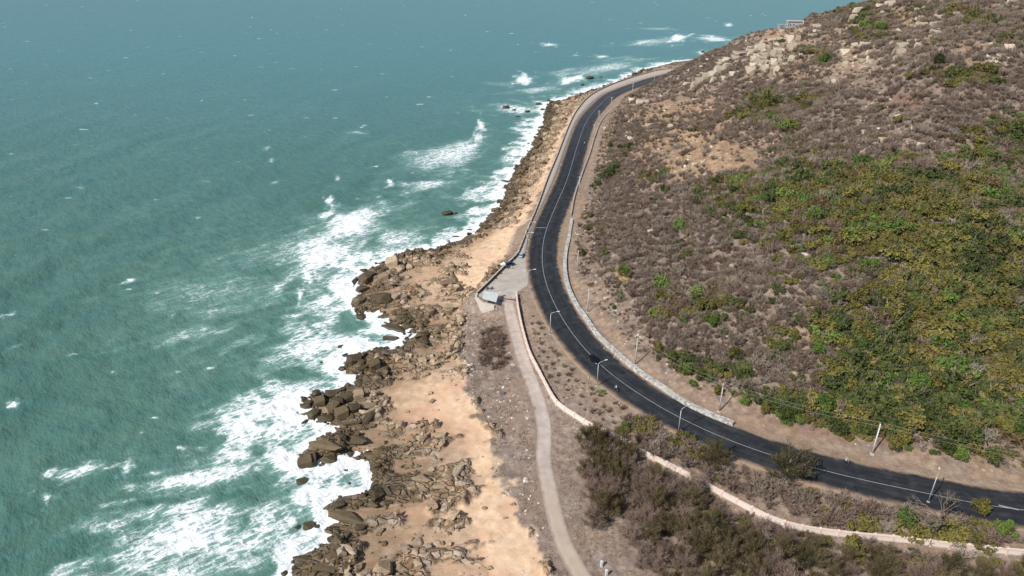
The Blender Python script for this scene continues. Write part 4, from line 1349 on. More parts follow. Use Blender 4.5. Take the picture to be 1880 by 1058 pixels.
def needle_tree(seed, mats, H=6.5, ns=1500, spread=.5, label=None, sl=.8, sw=.028, up=.35):
    """feathery tree: long needle sprays hanging on rising limbs"""
    r = np.random.default_rng(seed)
    m, limbs = limb_set(seed, H, 11, spread)
    Lb = np.array([[list(p) for p in q] for q in limbs])
    k = r.integers(0, len(Lb), ns); f = r.uniform(.15, 1.05, ns)[:, None]
    P0 = np.where(f < .5, Lb[k, 0] * (1 - 2 * f) + Lb[k, 1] * 2 * f, Lb[k, 1] * (2 - 2 * f) + Lb[k, 2] * (2 * f - 1)) + r.normal(0, .28, (ns, 3))
    d = unit(unit(Lb[k, 2] - Lb[k, 0]) * .6 + r.normal(0, .55, (ns, 3)) + np.array([0, 0, up]))
    P1 = P0 + d * (sl * r.uniform(.5, 1.4, ns))[:, None]
    V, Q = blades(P0, P1, sw * r.uniform(.7, 1.6, ns), r)
    cr = fast_mesh('crown', V, Q, [mats[0]])
    root = empty('feathery_tree'); m.build('trunk', mats[1], root, True); link('crown', cr, root)
    return root


def leafy_tree(seed, mats, H=5.5, R=2.4, nl=1500, leaf=.2):
    m, limbs = limb_set(seed, H, 9, .45)
    r = np.random.default_rng(seed + 1)
    C0 = np.array([list(q[2]) for q in limbs] + [list(q[1]) for q in limbs[2:]])
    lr = r.uniform(.7, 1.25, len(C0)) * R * .42
    k = r.integers(0, len(C0), nl); n = unit(r.normal(size=(nl, 3)) + np.array([0, 0, .3]))
    C = C0[k] + n * (r.uniform(.4, 1.05, nl) * lr[k])[:, None]
    nn = unit(n + r.normal(0, .6, (nl, 3)) + np.array([0, 0, .3])); a = unit(np.cross(nn, r.normal(size=(nl, 3)))); b = np.cross(nn, a)
    s = (leaf * r.uniform(.6, 1.35, nl))[:, None]
    V, Q = quads_from(C, a * s, b * s * .6)
    root = empty('leafy_tree'); m.build('trunk', mats[1], root, True); link('crown', fast_mesh('crown', V, Q, [mats[0]]), root)
    return root


def bare_tree(seed, mat, H=6.0, levels=5, wide=.75, r0=.17, twig=.02):
    """leafless tree: forks again and again"""
    r = np.random.default_rng(seed); m = MB(); tw0 = []; tw1 = []

    def grow(p, d, L, R, lev):
        e = p + d * L; mid = p + d * L * .5 + Vector(r.normal(0, .06 * L, 3))
        m.tube([p, mid, e], [R, R * .85, R * .7], 6 if lev > 3 else 4, cap=False)
        if lev == 0:
            for _ in range(5):
                tw0.append(list(e - d * L * r.uniform(0, .8))); tw1.append(list(Vector(tw0[-1]) + (d + Vector(r.normal(0, .5, 3))) * L * r.uniform(.6, 1.2)))
            return
        for _ in range(2 if lev < levels else 3):
            nd = (d + Vector(r.normal(0, wide, 3)) + Vector((0, 0, .18))).normalized()
            grow(e, nd, L * r.uniform(.66, .86), R * .68, lev - 1)
    grow(Vector((0, 0, -.4)), Vector((r.normal(0, .12), r.normal(0, .12), 1)).normalized(), H * .27, r0, levels)
    root = empty('bare_tree')
    m.build('trunk', mat, root)
    V, Q = blades(np.array(tw0), np.array(tw1), twig, r)
    link('crown', fast_mesh('crown', V, Q, [mat]), root)
    return root


def fan_palm(seed, mats, H=2.2, nf=20, FL=1.9):
    r = np.random.default_rng(seed); root = empty('fan_palm')
    m = MB(); m.tube([(0, 0, -.4), (.05, 0, H * .5), (.08, .04, H)], [.26, .2, .17], 9); m.build('trunk', mats[2], root, True)
    for dead in (0, 1):
        Vs = []; Qs = []; off = 0
        for i in range(nf if not dead else 16):
            a = i * 2.399 + r.uniform(-.2, .2); el = r.uniform(.3, 1.35) if not dead else r.uniform(-.7, .55)
            d = np.array([math.cos(a) * math.cos(el), math.sin(a) * math.cos(el), math.sin(el)])
            hub = np.array([.08, .04, H]) + d * FL * .45
            s = unit(np.cross(d, [0, 0, 1.0])); up = np.cross(s, d)
            V, Q = blades(np.array([[.08, .04, H]]), hub[None], .05, r); Vs.append(V); Qs.append(Q + off); off += len(V)
            ang = np.linspace(-1.4, 1.4, 11)
            tip = hub + (np.cos(ang)[:, None] * d + np.sin(ang)[:, None] * s - .25 * (np.abs(ang) / 1.5)[:, None] * up - np.array([0, 0, .18])) * FL * .75
            wv = unit(np.cross(tip - hub, up)) * .06
            md = hub + (tip - hub) * .55
            V = np.stack([np.repeat(hub[None], 11, 0), md - wv, tip, md + wv], 1).reshape(-1, 3); Q = np.arange(len(V)).reshape(-1, 4)
            Vs.append(V); Qs.append(Q + off); off += len(V)
        tri = [q for q in Qs if q.shape[1] == 3]; qd = [q for q in Qs if q.shape[1] == 4]
        link('dead_fronds' if dead else 'fronds', fast_mesh('fronds', np.concatenate(Vs), [np.concatenate(tri), np.concatenate(qd)], [mats[dead]]), root)
    return root


def rock_mesh(seed, mat, dims=(1, 1, 1), cuts=9, rough=.05, name='boulder', sub=3, soft=.05):
    """boulder: joint-bounded block with worn edges; more cuts make it rounder"""
    r = np.random.default_rng(seed)
    n = cuts + 7
    P = unit(r.normal(size=(n, 3))); P = np.sign(P) * np.abs(P) ** .62
    P = P / np.abs(P).max(0) * r.uniform(.78, 1.0, (n, 1))
    bm = bmesh.new()
    for p in P * np.array(dims): bm.verts.new(p)
    h = bmesh.ops.convex_hull(bm, input=bm.verts)
    bmesh.ops.delete(bm, geom=list({e for e in h['geom_interior'] + h['geom_unused'] if isinstance(e, bmesh.types.BMVert)}), context='VERTS')
    bmesh.ops.dissolve_limit(bm, angle_limit=.28, verts=bm.verts, edges=bm.edges)
    bmesh.ops.bevel(bm, geom=list(bm.edges), offset=.07 * min(dims), segments=2, affect='EDGES', profile=.6)
    bmesh.ops.triangulate(bm, faces=bm.faces)
    bmesh.ops.subdivide_edges(bm, edges=[e for e in bm.edges if e.calc_length() > .35], cuts=1)
    for v in bm.verts:
        c = v.co; k = 1 + rough * (math.sin(c.x * 5 + seed) * math.sin(c.y * 6 + 1) + .6 * math.sin(c.z * 9 + c.x * 4))
        v.co = c * k
    bmesh.ops.recalc_face_normals(bm, faces=bm.faces)
    me = bpy.data.meshes.new(name); bm.to_mesh(me); bm.free(); me.materials.append(mat)
    return me


def rock_mat(name, cols, wetline=False, lichen=None):
    t = NT(name); oi = t.n('ShaderNodeObjectInfo'); p = t.pos()
    n1 = t.noise(p, .7, 6, .65)[0]; n2 = t.noise(p, 3.5, 4, .6)[0]
    f = t.math('ADD', t.math('MULTIPLY', oi.outputs['Random'], .65), t.math('MULTIPLY', n1, .4), clamp=True)
    c = t.ramp(f, [(.12 + .8 * i / (len(cols) - 1), lin(h)) for i, h in enumerate(cols)])
    c = t.mix(t.rng(n2, .35, .5, .45, 0), c, lin('5a4836'))
    e = t.vor(t.mapping(p, (.5, .8, .8), (.3, .2, .35)), 1.0, 'DISTANCE_TO_EDGE')
    c = t.mix(t.rng(e['Distance'], 0, .035, .6, 0), c, lin('4a3b2d'))
    if wetline:
        z = t.n('ShaderNodeSeparateXYZ'); t.l(p, z.inputs[0])
        wz = t.math('ADD', z.outputs[2], t.math('MULTIPLY', n1, 1.4))
        wf = t.rng(wz, 1.5, 3.8, .9, 0)
        c = t.mix(wf, c, lin('453e2c'))
        t.l(t.rng(wf, 0, 1, .92, .45), t.b.inputs['Roughness'])
    else:
        t.b.inputs['Roughness'].default_value = .92
    t.l(c, t.b.inputs['Base Color']); t.b.inputs['Specular IOR Level'].default_value = .3
    t.bump(t.math('ADD', n1, t.math('MULTIPLY', n2, .3)), .22)
    return t.m


M_shore = rock_mat('shore_rock', ['75634d', '948069', 'aa9377', 'b9a58a', '9f9382'], True)
M_wet = rock_mat('wet_shore_rock', ['3f3729', '564b38', '6a5c45', '7a6b52'], True)
M_cliff = rock_mat('cliff_rock', ['8f8474', 'a99b87', 'bbad98', 'cabea9'])
M_pale = rock_mat('pale_rubble', ['b3a695', 'cdc3b4', 'e0dad0'])

B_grey = plant_mat('twigs_grey', ['70635a', '887a6c', '9a8c7e', 'a6998b'])
B_brown = plant_mat('twigs_brown', ['6c5c51', '826f62', '948072'])
B_pale = plant_mat('twigs_pale', ['97907f', 'aba498', 'b8b2a8'])
L_dark = plant_mat('leaves_dark_green', ['2f391c', '404a25', '52592d', '616334'])
L_olive = plant_mat('leaves_olive', ['4b4822', '5f5a2b', '726b35', '83793d'])
L_bright = plant_mat('leaves_fresh_green', ['3a4f20', '4b6129', '5f7233', '72803b'])
L_rust = plant_mat('leaves_rust', ['54482c', '615032', '6c5a3a'])
N_olive = plant_mat('needles_olive', ['3d3a26', '504a31', '65593f', '786a50', '57552f'])
M_bark = simple('bark', '6f6457', .95, .2, 3); M_barkp = simple('pale_bark', '9c9288', .95, .15, 3)
M_pg = plant_mat('palm_green', ['455e24', '5a6f2e', '7a8a3e']); M_pd = plant_mat('palm_dead', ['a98d60', 'bca376', 'b58a55'])

# ------------------------------------------------------------------ scatter tools
ORD = ['nearest', 'second nearest', 'third nearest', 'fourth nearest', 'fifth nearest', 'sixth nearest', 'seventh nearest', 'eighth nearest', 'ninth nearest', 'tenth nearest',
       'eleventh nearest', 'twelfth nearest', 'thirteenth nearest', 'fourteenth nearest', 'fifteenth nearest', 'sixteenth nearest', 'seventeenth nearest', 'eighteenth nearest', 'nineteenth nearest', 'twentieth nearest']


def on(px, py): return G(px, py)[:2]


marks_hill = [(on(1601, 830), 'the whitest utility pole'), (on(1320, 753), 'the utility pole at the wall end'), (on(1166, 668), 'the utility pole opposite the black car'),
              (on(1079, 571), 'the utility pole below the palm'), (on(1060, 497), 'the utility pole on the white footing'), (on(1063, 352), 'the utility pole on the road straight'),
              (on(1143, 505), 'the palm with dead fronds'), (on(1760, 530), 'the bright green palm'), (on(1850, 420), 'the white bare tree'), (on(1400, 395), 'the grey bare tree above the palm'),
              (on(1655, 110), 'the tall pale boulder'), (on(1430, 90), 'the beige crag'), (on(1840, 95), 'the stacked pale blocks'), (on(1670, 185), 'the red earth scar'),
              (on(1720, 50), 'the split white boulder'), (on(1460, 45), 'the ridge house'), (on(1125, 270), 'the lone dark bush at the far hill foot'),
              (on(1700, 610), 'the grove halfway up the right side'), (on(1560, 600), 'the pale gully of dead branches'), (on(1850, 730), 'the leafy tree by the right edge'), (on(1480, 740), 'the dark trees at the slope foot')]
marks_low = [(on(1245, 794), 'the lamp by the wall end'), (on(1096, 707), 'the lamp by the black car'), (on(1010, 612), 'the lamp by the fence corner'), (on(1704, 920), 'the lamp behind the bare tree'),
             (on(1720, 955), 'the big bare tree'), (on(1435, 860), 'the feathery tree overhanging the road'), (on(1104, 1040), 'the white posts'), (on(1130, 805), 'the last clear stretch of pink wall'),
             (on(1460, 968), 'the middle gap in the pink wall'), (on(1660, 996), 'the right clear stretch of pink wall'), (on(921, 722), 'the grey slab'), (on(905, 640), 'the dry thicket by the track'), (on(1085, 880), 'the two dark tree clumps')]
marks_shore = [(on(700, 555), 'the big rounded tidal boulder'), (on(665, 590), 'the rounded rock in the foam'), (on(830, 420), 'the surf-washed boulder pair'), (on(824, 528), 'the long tilted slab'), (on(826, 565), 'the square boulder on sand'),
               (on(765, 620), 'the flat rock in the foam'), (on(660, 670), 'the brown outcrop in the cove'), (on(600, 750), 'the dark rock pile'), (on(585, 850), 'the squared rock in the surf'), (on(560, 962), 'the black islet rocks'),
               (on(710, 880), 'the tide pool'), (on(780, 700), 'the small cairn on the sand'), (on(840, 870), 'the grey fissured slab'), (on(890, 930), 'the lone stone on pale sand'), (on(700, 1000), 'the lower rock pool'), (on(900, 470), 'the sand above the lay-by'),
               (on(985, 290), 'the rocks below the parapet straight'), (on(1040, 195), 'the rocks below the far bend'), (on(900, 560), 'the shelter'), (on(935, 350), 'the narrow stony shore'), (on(860, 990), 'the lower sand edge'), (on(1010, 190), 'the surf point')]


def side_word(p, q):
    """where p lies from q as seen in the picture"""
    a = proj(p[0], p[1], float(Hs(p[0], p[1]))); b = proj(q[0], q[1], float(Hs(q[0], q[1])))
    dx, dy = float(a[0] - b[0]), float(a[1] - b[1])
    if abs(dx) > abs(dy) * 1.0: return 'right of' if dx > 0 else 'left of'
    return 'below' if dy > 0 else 'above'


def name_by_place(items, marks):
    """items: (object, kind phrase, xy): each label counts from the nearest thing one can find"""
    cnt = {}
    MX = np.array([q[0] for q in marks])
    rec = []
    for o, ph, p in items:
        d = np.linalg.norm(MX - np.array(p), axis=1); j = int(d.argmin())
        rec.append((d[j], o, ph, side_word(p, marks[j][0]), marks[j][1]))
    rec.sort(key=lambda q: q[0])
    for d, o, ph, sw, mk in rec:
        c = cnt.get((ph, sw, mk), 0); cnt[(ph, sw, mk)] = c + 1
        if c < 20: o['label'] = '%s, %s %s %s' % (ph, ORD[c], sw, mk)
        else: o['label'] = '%s, among those farther out %s %s' % (ph, sw, mk)


def stuff_scatter(name, protos, P, kind_idx, scale, rot, label, cat, tilt=None, group=None):
    """one object: the far or fine remainder, instanced from meshes that stand in the scene"""
    me = bpy.data.meshes.new(name); me.vertices.add(len(P)); me.vertices.foreach_set('co', np.asarray(P, np.float32).ravel())
    S = np.asarray(scale, np.float32)
    if S.ndim == 1: S = np.stack([S] * 3, -1)
    for nm, ty, arr, key in (('k', 'INT', np.asarray(kind_idx, np.int32), 'value'), ('s', 'FLOAT_VECTOR', S, 'vector'),
                             ('r', 'FLOAT_VECTOR', np.c_[np.zeros((len(P), 2)) if tilt is None else tilt, rot].astype(np.float32), 'vector')):
        at = me.attributes.new(nm, ty, 'POINT'); at.data.foreach_set(key, np.ascontiguousarray(arr).ravel())
    o = link(name, me)
    ng = bpy.data.node_groups.new(name, 'GeometryNodeTree')
    ng.interface.new_socket('Geometry', in_out='INPUT', socket_type='NodeSocketGeometry'); ng.interface.new_socket('Geometry', in_out='OUTPUT', socket_type='NodeSocketGeometry')
    gi = ng.nodes.new('NodeGroupInput'); go = ng.nodes.new('NodeGroupOutput'); jn = ng.nodes.new('GeometryNodeJoinGeometry')

    def na(nm, ty):
        q = ng.nodes.new('GeometryNodeInputNamedAttribute'); q.data_type = ty; q.inputs['Name'].default_value = nm; return q.outputs[0]
    ak, as_, ar = na('k', 'INT'), na('s', 'FLOAT_VECTOR'), na('r', 'FLOAT_VECTOR')
    for i, pr in enumerate(protos):
        oi = ng.nodes.new('GeometryNodeObjectInfo'); oi.transform_space = 'ORIGINAL'; oi.inputs['Object'].default_value = pr; oi.inputs['As Instance'].default_value = True
        ip = ng.nodes.new('GeometryNodeInstanceOnPoints')
        cm = ng.nodes.new('FunctionNodeCompare'); cm.data_type = 'INT'; cm.operation = 'EQUAL'
        ng.links.new(ak, cm.inputs[2]); cm.inputs[3].default_value = i
        er = ng.nodes.new('FunctionNodeEulerToRotation'); ng.links.new(ar, er.inputs[0])
        ng.links.new(gi.outputs[0], ip.inputs['Points']); ng.links.new(cm.outputs[0], ip.inputs['Selection']); ng.links.new(oi.outputs['Geometry'], ip.inputs['Instance'])
        ng.links.new(er.outputs[0], ip.inputs['Rotation']); ng.links.new(as_, ip.inputs['Scale']); ng.links.new(ip.outputs[0], jn.inputs[0])
    ng.links.new(jn.outputs[0], go.inputs[0])
    md = o.modifiers.new('scatter', 'NODES'); md.node_group = ng
    return tag(o, label, cat, group, 'stuff')


def visible(P, rad=0.5, margin=12):
    """in frame and not hidden behind the ground"""
    px, py, dep = proj(P[:, 0], P[:, 1], P[:, 2])
    ok = (px > -margin) & (px < 1880 + margin) & (py > -margin) & (py < 1058 + margin)
    C = np.array([0, 0, CAM_Z]); top = P + np.array([0, 0, 1.8])
    for t in np.linspace(.55, .985, 44):
        q = C + (top - C) * t
        ok &= q[:, 2] > Hs(q[:, 0], q[:, 1]) - .3
    return ok, px, py, dep


# plant shapes shared by copies
bare_protos = [bare_shrub_mesh(1, B_grey), bare_shrub_mesh(2, B_grey, 1.9, 1.5, 14, 520), bare_shrub_mesh(3, B_grey, 1.4, 2.0), bare_shrub_mesh(4, B_brown, 1.6, 1.5, 12, 500), bare_shrub_mesh(5, B_brown, 1.9, 1.8, 13, 520),
               bare_shrub_mesh(6, B_pale, 1.7, 2.2, 12, 340)]
leaf_protos = [leaf_shrub_mesh(11, L_dark, 1.6, 2.0, 560), leaf_shrub_mesh(12, L_dark, 1.9, 1.8, 620, lumps=9), leaf_shrub_mesh(13, L_dark, 1.3, 2.1, 460, lumps=6),
               leaf_shrub_mesh(14, L_olive, 1.7, 1.5, 620, .13), leaf_shrub_mesh(15, L_olive, 1.9, 1.4, 680, .13, 11), leaf_shrub_mesh(16, L_olive, 1.4, 1.7, 520, .13),
               leaf_shrub_mesh(17, L_bright, 1.5, 1.8, 520), leaf_shrub_mesh(18, L_bright, 1.8, 1.6, 560, lumps=9), leaf_shrub_mesh(19, L_rust, 1.5, 1.4, 460, .15)]
PROTO = bare_protos + leaf_protos
PH_ = ['grey leafless shrub', 'low grey leafless shrub', 'tall grey leafless shrub', 'brown leafless shrub', 'wide brown leafless shrub', 'pale leafless shrub', 'dark green shrub', 'wide dark green shrub', 'tall dark green shrub',
       'olive shrub', 'wide olive shrub', 'small olive shrub', 'fresh green shrub', 'wide fresh green shrub', 'rust-brown leafy shrub']
proto_objs = {}

# ------------------------------------------------------------------ named single plants of the slope
def place(root, px_, py_, s, label, cat, group=None, rz=0.0):
    g = G(px_, py_); root.location = tuple(g); root.scale = (s, s, s); root.rotation_euler = (0, 0, rz); tag(root, label, cat, group); return root


place(fan_palm(1, (M_pg, M_pd, M_bark), 1.8, 20, 2.1), 1143, 514, 1.5, 'fan palm with a skirt of dry tan fronds on the bare bank', 'palm')
place(fan_palm(2, (M_pg, M_pd, M_bark), 2.4, 16, 1.9), 1760, 537, 1.05, 'bright green fan palm with orange dead fronds in the dense scrub', 'palm')
place(fan_palm(3, (M_pg, M_pd, M_bark), 1.8, 18, 2.0), 1874, 590, 1.3, 'yellow-green fan palm cut by the right edge of the view', 'palm')
bt = [(1850, 425, 1.25, 'white bare tree spreading wide above the scrub near the right edge'), (1400, 400, 1.2, 'grey bare tree with pale limbs above the middle of the slope'),
      (1310, 455, 1.0, 'small grey bare tree in the brown scrub mid-slope'), (1490, 405, .9, 'grey bare tree at the left border of the green scrub'), (1640, 590, 1.0, 'grey bare tree below the dense green scrub'),
      (1790, 700, 1.5, 'large pale bare tree with curved limbs low on the right slope'), (1860, 730, 1.2, 'pale bare tree beside the large one on the right slope'), (1570, 700, 1.0, 'pale bare tree behind the leafy roadside trees'),
      (1555, 640, .9, 'dead whitish tree lying open in the pale gully'), (1690, 285, .9, 'pale bare tree on the upper right slope'), (1750, 255, 1.0, 'pale bare tree high on the right shoulder'),
      (1395, 540, .9, 'pale bare tree left of the gully'), (1650, 500, .9, 'grey bare tree in the olive scrub'), (1280, 480, .9, 'small bare tree left of the grey one'), (1810, 820, 1.1, 'grey bare tree behind the roadside trees at right')]
bts = [bare_tree(40 + i, M_barkp, 5.0, 5, .62, .15, .02) for i in range(3)]
for i, (x, y, s, lab) in enumerate(bt):
    r = bts[i] if i < 3 else copy_tree(bts[i % 3]); place(r, x, y, s, lab, 'tree', 'bare trees on the slope', i * 1.3)
lt = [leafy_tree(60 + i, (mt, M_bark), 5.0, 2.6, 1500, .2) for i, mt in enumerate((L_dark, L_bright, L_olive, L_dark))]
lts = [(1208, 650, .8, 2, 'yellow-olive rounded tree right behind the pole opposite the black car'), (1232, 668, .95, 0, 'dark green tree at the left end of the row behind the wall'), (1262, 690, .8, 1, 'green tree second from the left behind the wall'), (1285, 700, .85, 0, 'dark round tree above the thin pole wire'),
       (1318, 725, .7, 2, 'olive small tree just left of the pole at the wall end'), (1365, 745, .7, 1, 'small fresh green tree right of the pole at the wall end'), (1405, 760, .8, 2, 'olive tree in the gap of the roadside row'), (1440, 775, 1.0, 0, 'dark green dense tree at the slope foot, midway'),
       (1510, 760, 1.2, 1, 'bright green tall tree at the slope foot'), (1535, 800, 1.0, 0, 'dark green spreading tree at the slope foot, stony verge'), (1585, 800, .9, 0, 'dark green tree left of the whitest pole'), (1660, 815, .9, 2, 'yellow-green tree right of the whitest pole'),
       (1700, 780, 1.2, 0, 'dark tall tree behind the yellow-green one'), (1735, 835, 1.0, 0, 'dark green tree reaching the verge'), (1760, 845, .9, 1, 'fresh green tree at the verge near white stones'), (1820, 850, 1.1, 0, 'dark green tree at the verge near the right edge'),
       (1865, 800, 1.1, 1, 'fresh green tree cut by the right edge'), (1680, 720, 1.3, 1, 'pale green broad tree halfway up the right slope'), (1580, 650, 1.0, 1, 'green tree above the pale gully'), (1735, 660, 1.2, 0, 'dark round tree above the large bare one'),
       (1500, 650, .9, 1, 'grey-green tree left of the pale gully'), (1120, 272, .9, 0, 'dark bush by itself at the hill foot beside the far straight'), (1722, 122, 1.1, 0, 'dark round bush under the split white boulder'), (1066, 470, .8, 2, 'olive bush beside the ditch and the pole on the white footing'),
       (1345, 660, .9, 2, 'olive tree amid leafless scrub above the stone wall'), (1310, 600, .8, 1, 'green tree in leafless scrub above the wall middle'), (1630, 760, 1.0, 2, 'olive tree uphill of the whitest pole'), (1800, 610, 1.1, 1, 'green tree between palm and large bare tree'), (1560, 720, 1.0, 2, 'olive tree behind the bright green tall one')]
used = set()
for x, y, s, kd, lab in lts:
    r = lt[kd] if kd not in used else copy_tree(lt[kd]); used.add(kd); place(r, x, y, s * .84, lab, 'tree', 'leafy trees at the slope foot', x * .7)
place(lt[3], 1612, 742, 1.0, 'dark tree tucked above the whitest pole', 'tree', 'leafy trees at the slope foot', 2.0)

# ------------------------------------------------------------------ low ground: trees and shrubs between track and road
ft = [needle_tree(200, (N_olive, M_barkp), 6.8, 2600, .5, sw=.036, up=.75), needle_tree(201, (N_olive, M_bark), 7.6, 2600, .42, sw=.036, up=.85), needle_tree(202, (B_brown, M_bark), 6.0, 2000, .5, sw=.032)]
N = 16000
bx = RNG.uniform(-16, 175, N); by = RNG.uniform(85, 250, N); P = np.c_[bx, by, Hs(bx, by)]
px, py, dep = proj(P[:, 0], P[:, 1], P[:, 2]); dr = d_road(bx, by); fd_ = seg_dist(bx, by, FP)[0]


def zone(pts): return in_poly(px, py, np.array(pts, float))


zA = zone([(1062, 830), (1125, 815), (1150, 850), (1140, 920), (1110, 985), (1085, 985), (1075, 900)])
zB = zone([(1150, 835), (1250, 880), (1420, 965), (1560, 1000), (1700, 1015), (1880, 1040), (2120, 1075), (2150, 1160), (1240, 1160), (1190, 1090), (1150, 1000)]) & (py > np.interp(px, [1150, 1270, 1320, 1420, 1560, 1600, 1660, 1880], [846, 908, 945, 998, 1022, 1010, 1046, 1072]))
zF = zone([(1270, 895), (1420, 972), (1560, 1004), (1660, 1012), (1880, 1040), (1890, 1085), (1660, 1060), (1560, 1040), (1420, 1008), (1300, 940)])
zC = zone([(1130, 795), (1165, 770), (1240, 805), (1330, 850), (1420, 890), (1620, 930), (2100, 1012), (2100, 1045), (1880, 1012), (1640, 980), (1460, 955), (1330, 895), (1210, 840)])
zD = zone([(885, 612), (925, 600), (945, 650), (915, 680), (885, 675)])
zE = zone([(965, 575), (1000, 590), (1060, 680), (1140, 745), (1160, 770), (1130, 790), (1060, 750), (1000, 690)])
clr = (dr < -8.6) & (fd_ > 1.6) & (raster(R_PATH, bx, by) > 4.0) & (py > 400)
low_items = []; spots = []


def try_spots(zm, n, gap):
    c = np.where(zm & clr)[0]; out = []
    cells = {}
    for i in c:
        if len(out) >= n: break
        a, b = int(P[i, 0] // gap), int(P[i, 1] // gap)
        if all((P[i, 0] - q[0]) ** 2 + (P[i, 1] - q[1]) ** 2 > gap * gap for u_ in (-1, 0, 1) for w_ in (-1, 0, 1) for q in cells.get((a + u_, b + w_), ())):
            out.append(P[i]); cells.setdefault((a, b), []).append(P[i])
    return out


for zm, n, gap, smin, smax in ((zA, 26, 2.1, .85, 1.2), (zB, 150, 2.9, .65, 1.2)):
    for p in try_spots(zm, n, gap):
        kd_ = int(RNG.choice(3, p=[.26, .26, .48])); s_ = float(RNG.uniform(smin, smax))
        low_items.append(('f', kd_, p, s_))
first = [True] * 3
items = []
for _, kd_, p, s_ in low_items:
    r = ft[kd_] if first[kd_] else copy_tree(ft[kd_]); first[kd_] = False
    r.location = tuple(p); r.scale = (s_, s_, s_ * RNG.uniform(.85, 1.1)); r.rotation_euler = (0, 0, RNG.uniform(0, 6.28))
    tag(r, None, 'tree', 'feathery trees between the track and the pink wall'); items.append((r, ['olive feathery tree', 'slim olive feathery tree', 'brown dry feathery tree'][kd_], p[:2]))
name_by_place(items, marks_low)
r = copy_tree(ft[0]); place(r, 1440, 884, 1.15, 'broad feathery tree overhanging the road at its near verge', 'tree', None, 1.0); r.scale = (2.1, 2.0, 1.25)
r = copy_tree(ft[1]); place(r, 1310, 862, .9, 'dark feathery tree shading the road edge left of the broad one', 'tree', None, 2.0); r.scale = (1.6, 1.6, 1.0)
r = bare_tree(77, M_bark, 8.2, 6, .52, .26, .02); place(r, 1708, 992, 1.75, 'big grey bare tree in front of the leaning street lamp', 'tree', None, .6)
for i, (x, y, s_, lab) in enumerate(((1410, 1000, 1.1, 'grey bare tree crossing the pink wall left of its middle gap'), (1760, 1030, 1.1, 'bare tree with thick pale limbs in front of the right pink wall'), (1545, 1030, .9, 'bare tree standing low in front of the middle pink wall'), (1235, 880, 1.0, 'pale bare tree behind the hidden stretch of pink wall'))):
    place(copy_tree(bts[i % 3]), x, y, s_, lab, 'tree', None, i * 2.1)
for x, y, s_, kd_, lab in ((1660, 965, .85, 1, 'bright green rounded tree just behind the pink wall'), (1800, 945, .8, 2, 'olive tree against the road at its right end'), (1560, 1020, .9, 2, 'olive tree hiding part of the pink wall'), (1840, 985, .8, 1, 'green tree by the right edge behind the pink wall'), (1148, 790, .5, 1, 'small bright green bush beyond the last clear pink wall')):
    place(copy_tree(lt[kd_]), x, y, s_, lab, 'tree', None, x * .3)
# shrubs of the low ground
items = []
for zm, n, gap, ks, smin, smax in ((zC, 200, 1.7, [3, 4, 0, 3, 10, 3, 4, 3, 9, 2], 1.1, 2.0), (zE, 60, 2.2, [3, 4, 4, 0], .35, .8), (zD, 70, .9, [3, 4, 4], .7, 1.1), (zB | zA, 35, 2.4, [3, 4, 10, 3], .6, 1.1), (zF, 90, 1.5, [3, 4, 0, 10, 3, 4, 8], .6, 1.1)):
    for p in try_spots(zm, n, gap):
        kk = int(RNG.choice(ks)); s_ = float(RNG.uniform(smin, smax))
        o = link('leafless_shrub' if kk < 6 else 'leafy_shrub', PROTO[kk], loc=tuple(p - np.array([0, 0, .08]))); o.scale = (s_, s_, s_ * RNG.uniform(.7, 1.1)); o.rotation_euler = (0, 0, RNG.uniform(0, 6.28))
        tag(o, None, 'shrub', 'shrubs of the low ground by the track'); items.append((o, PH_[kk], p[:2]))
name_by_place(items, marks_low)
for x, y, kk, s_, lab in ((1105, 722, 12, .8, 'low fresh green shrub at the foot of the lamp by the black car'), (913, 622, 10, .7, 'yellow-green patch of shrub in the dry thicket by the track'), (985, 612, 10, .5, 'small olive shrub between pink wall and lamp')):
    g = G(x, y); o = link('leafy_shrub', PROTO[kk], loc=tuple(g)); o.scale = (s_ * 1.4, s_, s_ * .5); tag(o, lab, 'shrub')

# ------------------------------------------------------------------ hillside shrubs
N = 250000
hx = RNG.uniform(10, 400, N); hy = RNG.uniform(95, 770, N)
hd = d_road(hx, hy)
k = (hd > 13.5) & (hy < 900)
hx, hy, hd = hx[k], hy[k], hd[k]
HP = np.c_[hx, hy, Hs(hx, hy)]
ok, px, py, dep = visible(HP, margin=420)
HP, hd, px, py, dep = HP[ok], hd[ok], px[ok], py[ok], dep[ok]


def gb(x, y, rx, ry, k=1.0): return k * np.exp(-(((px - x) / rx) ** 2 + ((py - y) / ry) ** 2))


green = (gb(1650, 400, 260, 90) + gb(1790, 520, 160, 150, .9) + gb(1500, 350, 150, 45, .75) + gb(1760, 720, 190, 120, .95) + gb(1560, 800, 180, 45, .9) + gb(1640, 640, 160, 90, .6) +
         gb(1300, 690, 90, 25, .45) + gb(1230, 660, 40, 25, .8) + gb(1420, 760, 60, 25, .9) + gb(1590, 45, 40, 28, .9) + gb(1790, 35, 35, 12, .9) + gb(1760, 145, 60, 18, .9, ) +
         gb(1840, 70, 45, 15, .7) + gb(1500, 105, 35, 14, .8) + gb(1400, 190, 40, 20, .7) + gb(1375, 215, 35, 14, .8) + gb(1480, 185, 35, 12, .7) + gb(1450, 235, 14, 14, .6) + gb(1240, 560, 90, 60, .16) +
         gb(1330, 560, 120, 60, .2) + gb(1500, 600, 60, 40, .5) + gb(1720, 115, 12, 12, .8) + gb(1850, 260, 60, 60, .6) + gb(1720, 20, 60, 12, .6) + gb(1110, 330, 40, 20, .35) + gb(1270, 240, 30, 14, .4) + gb(1200, 320, 20, 30, .3))
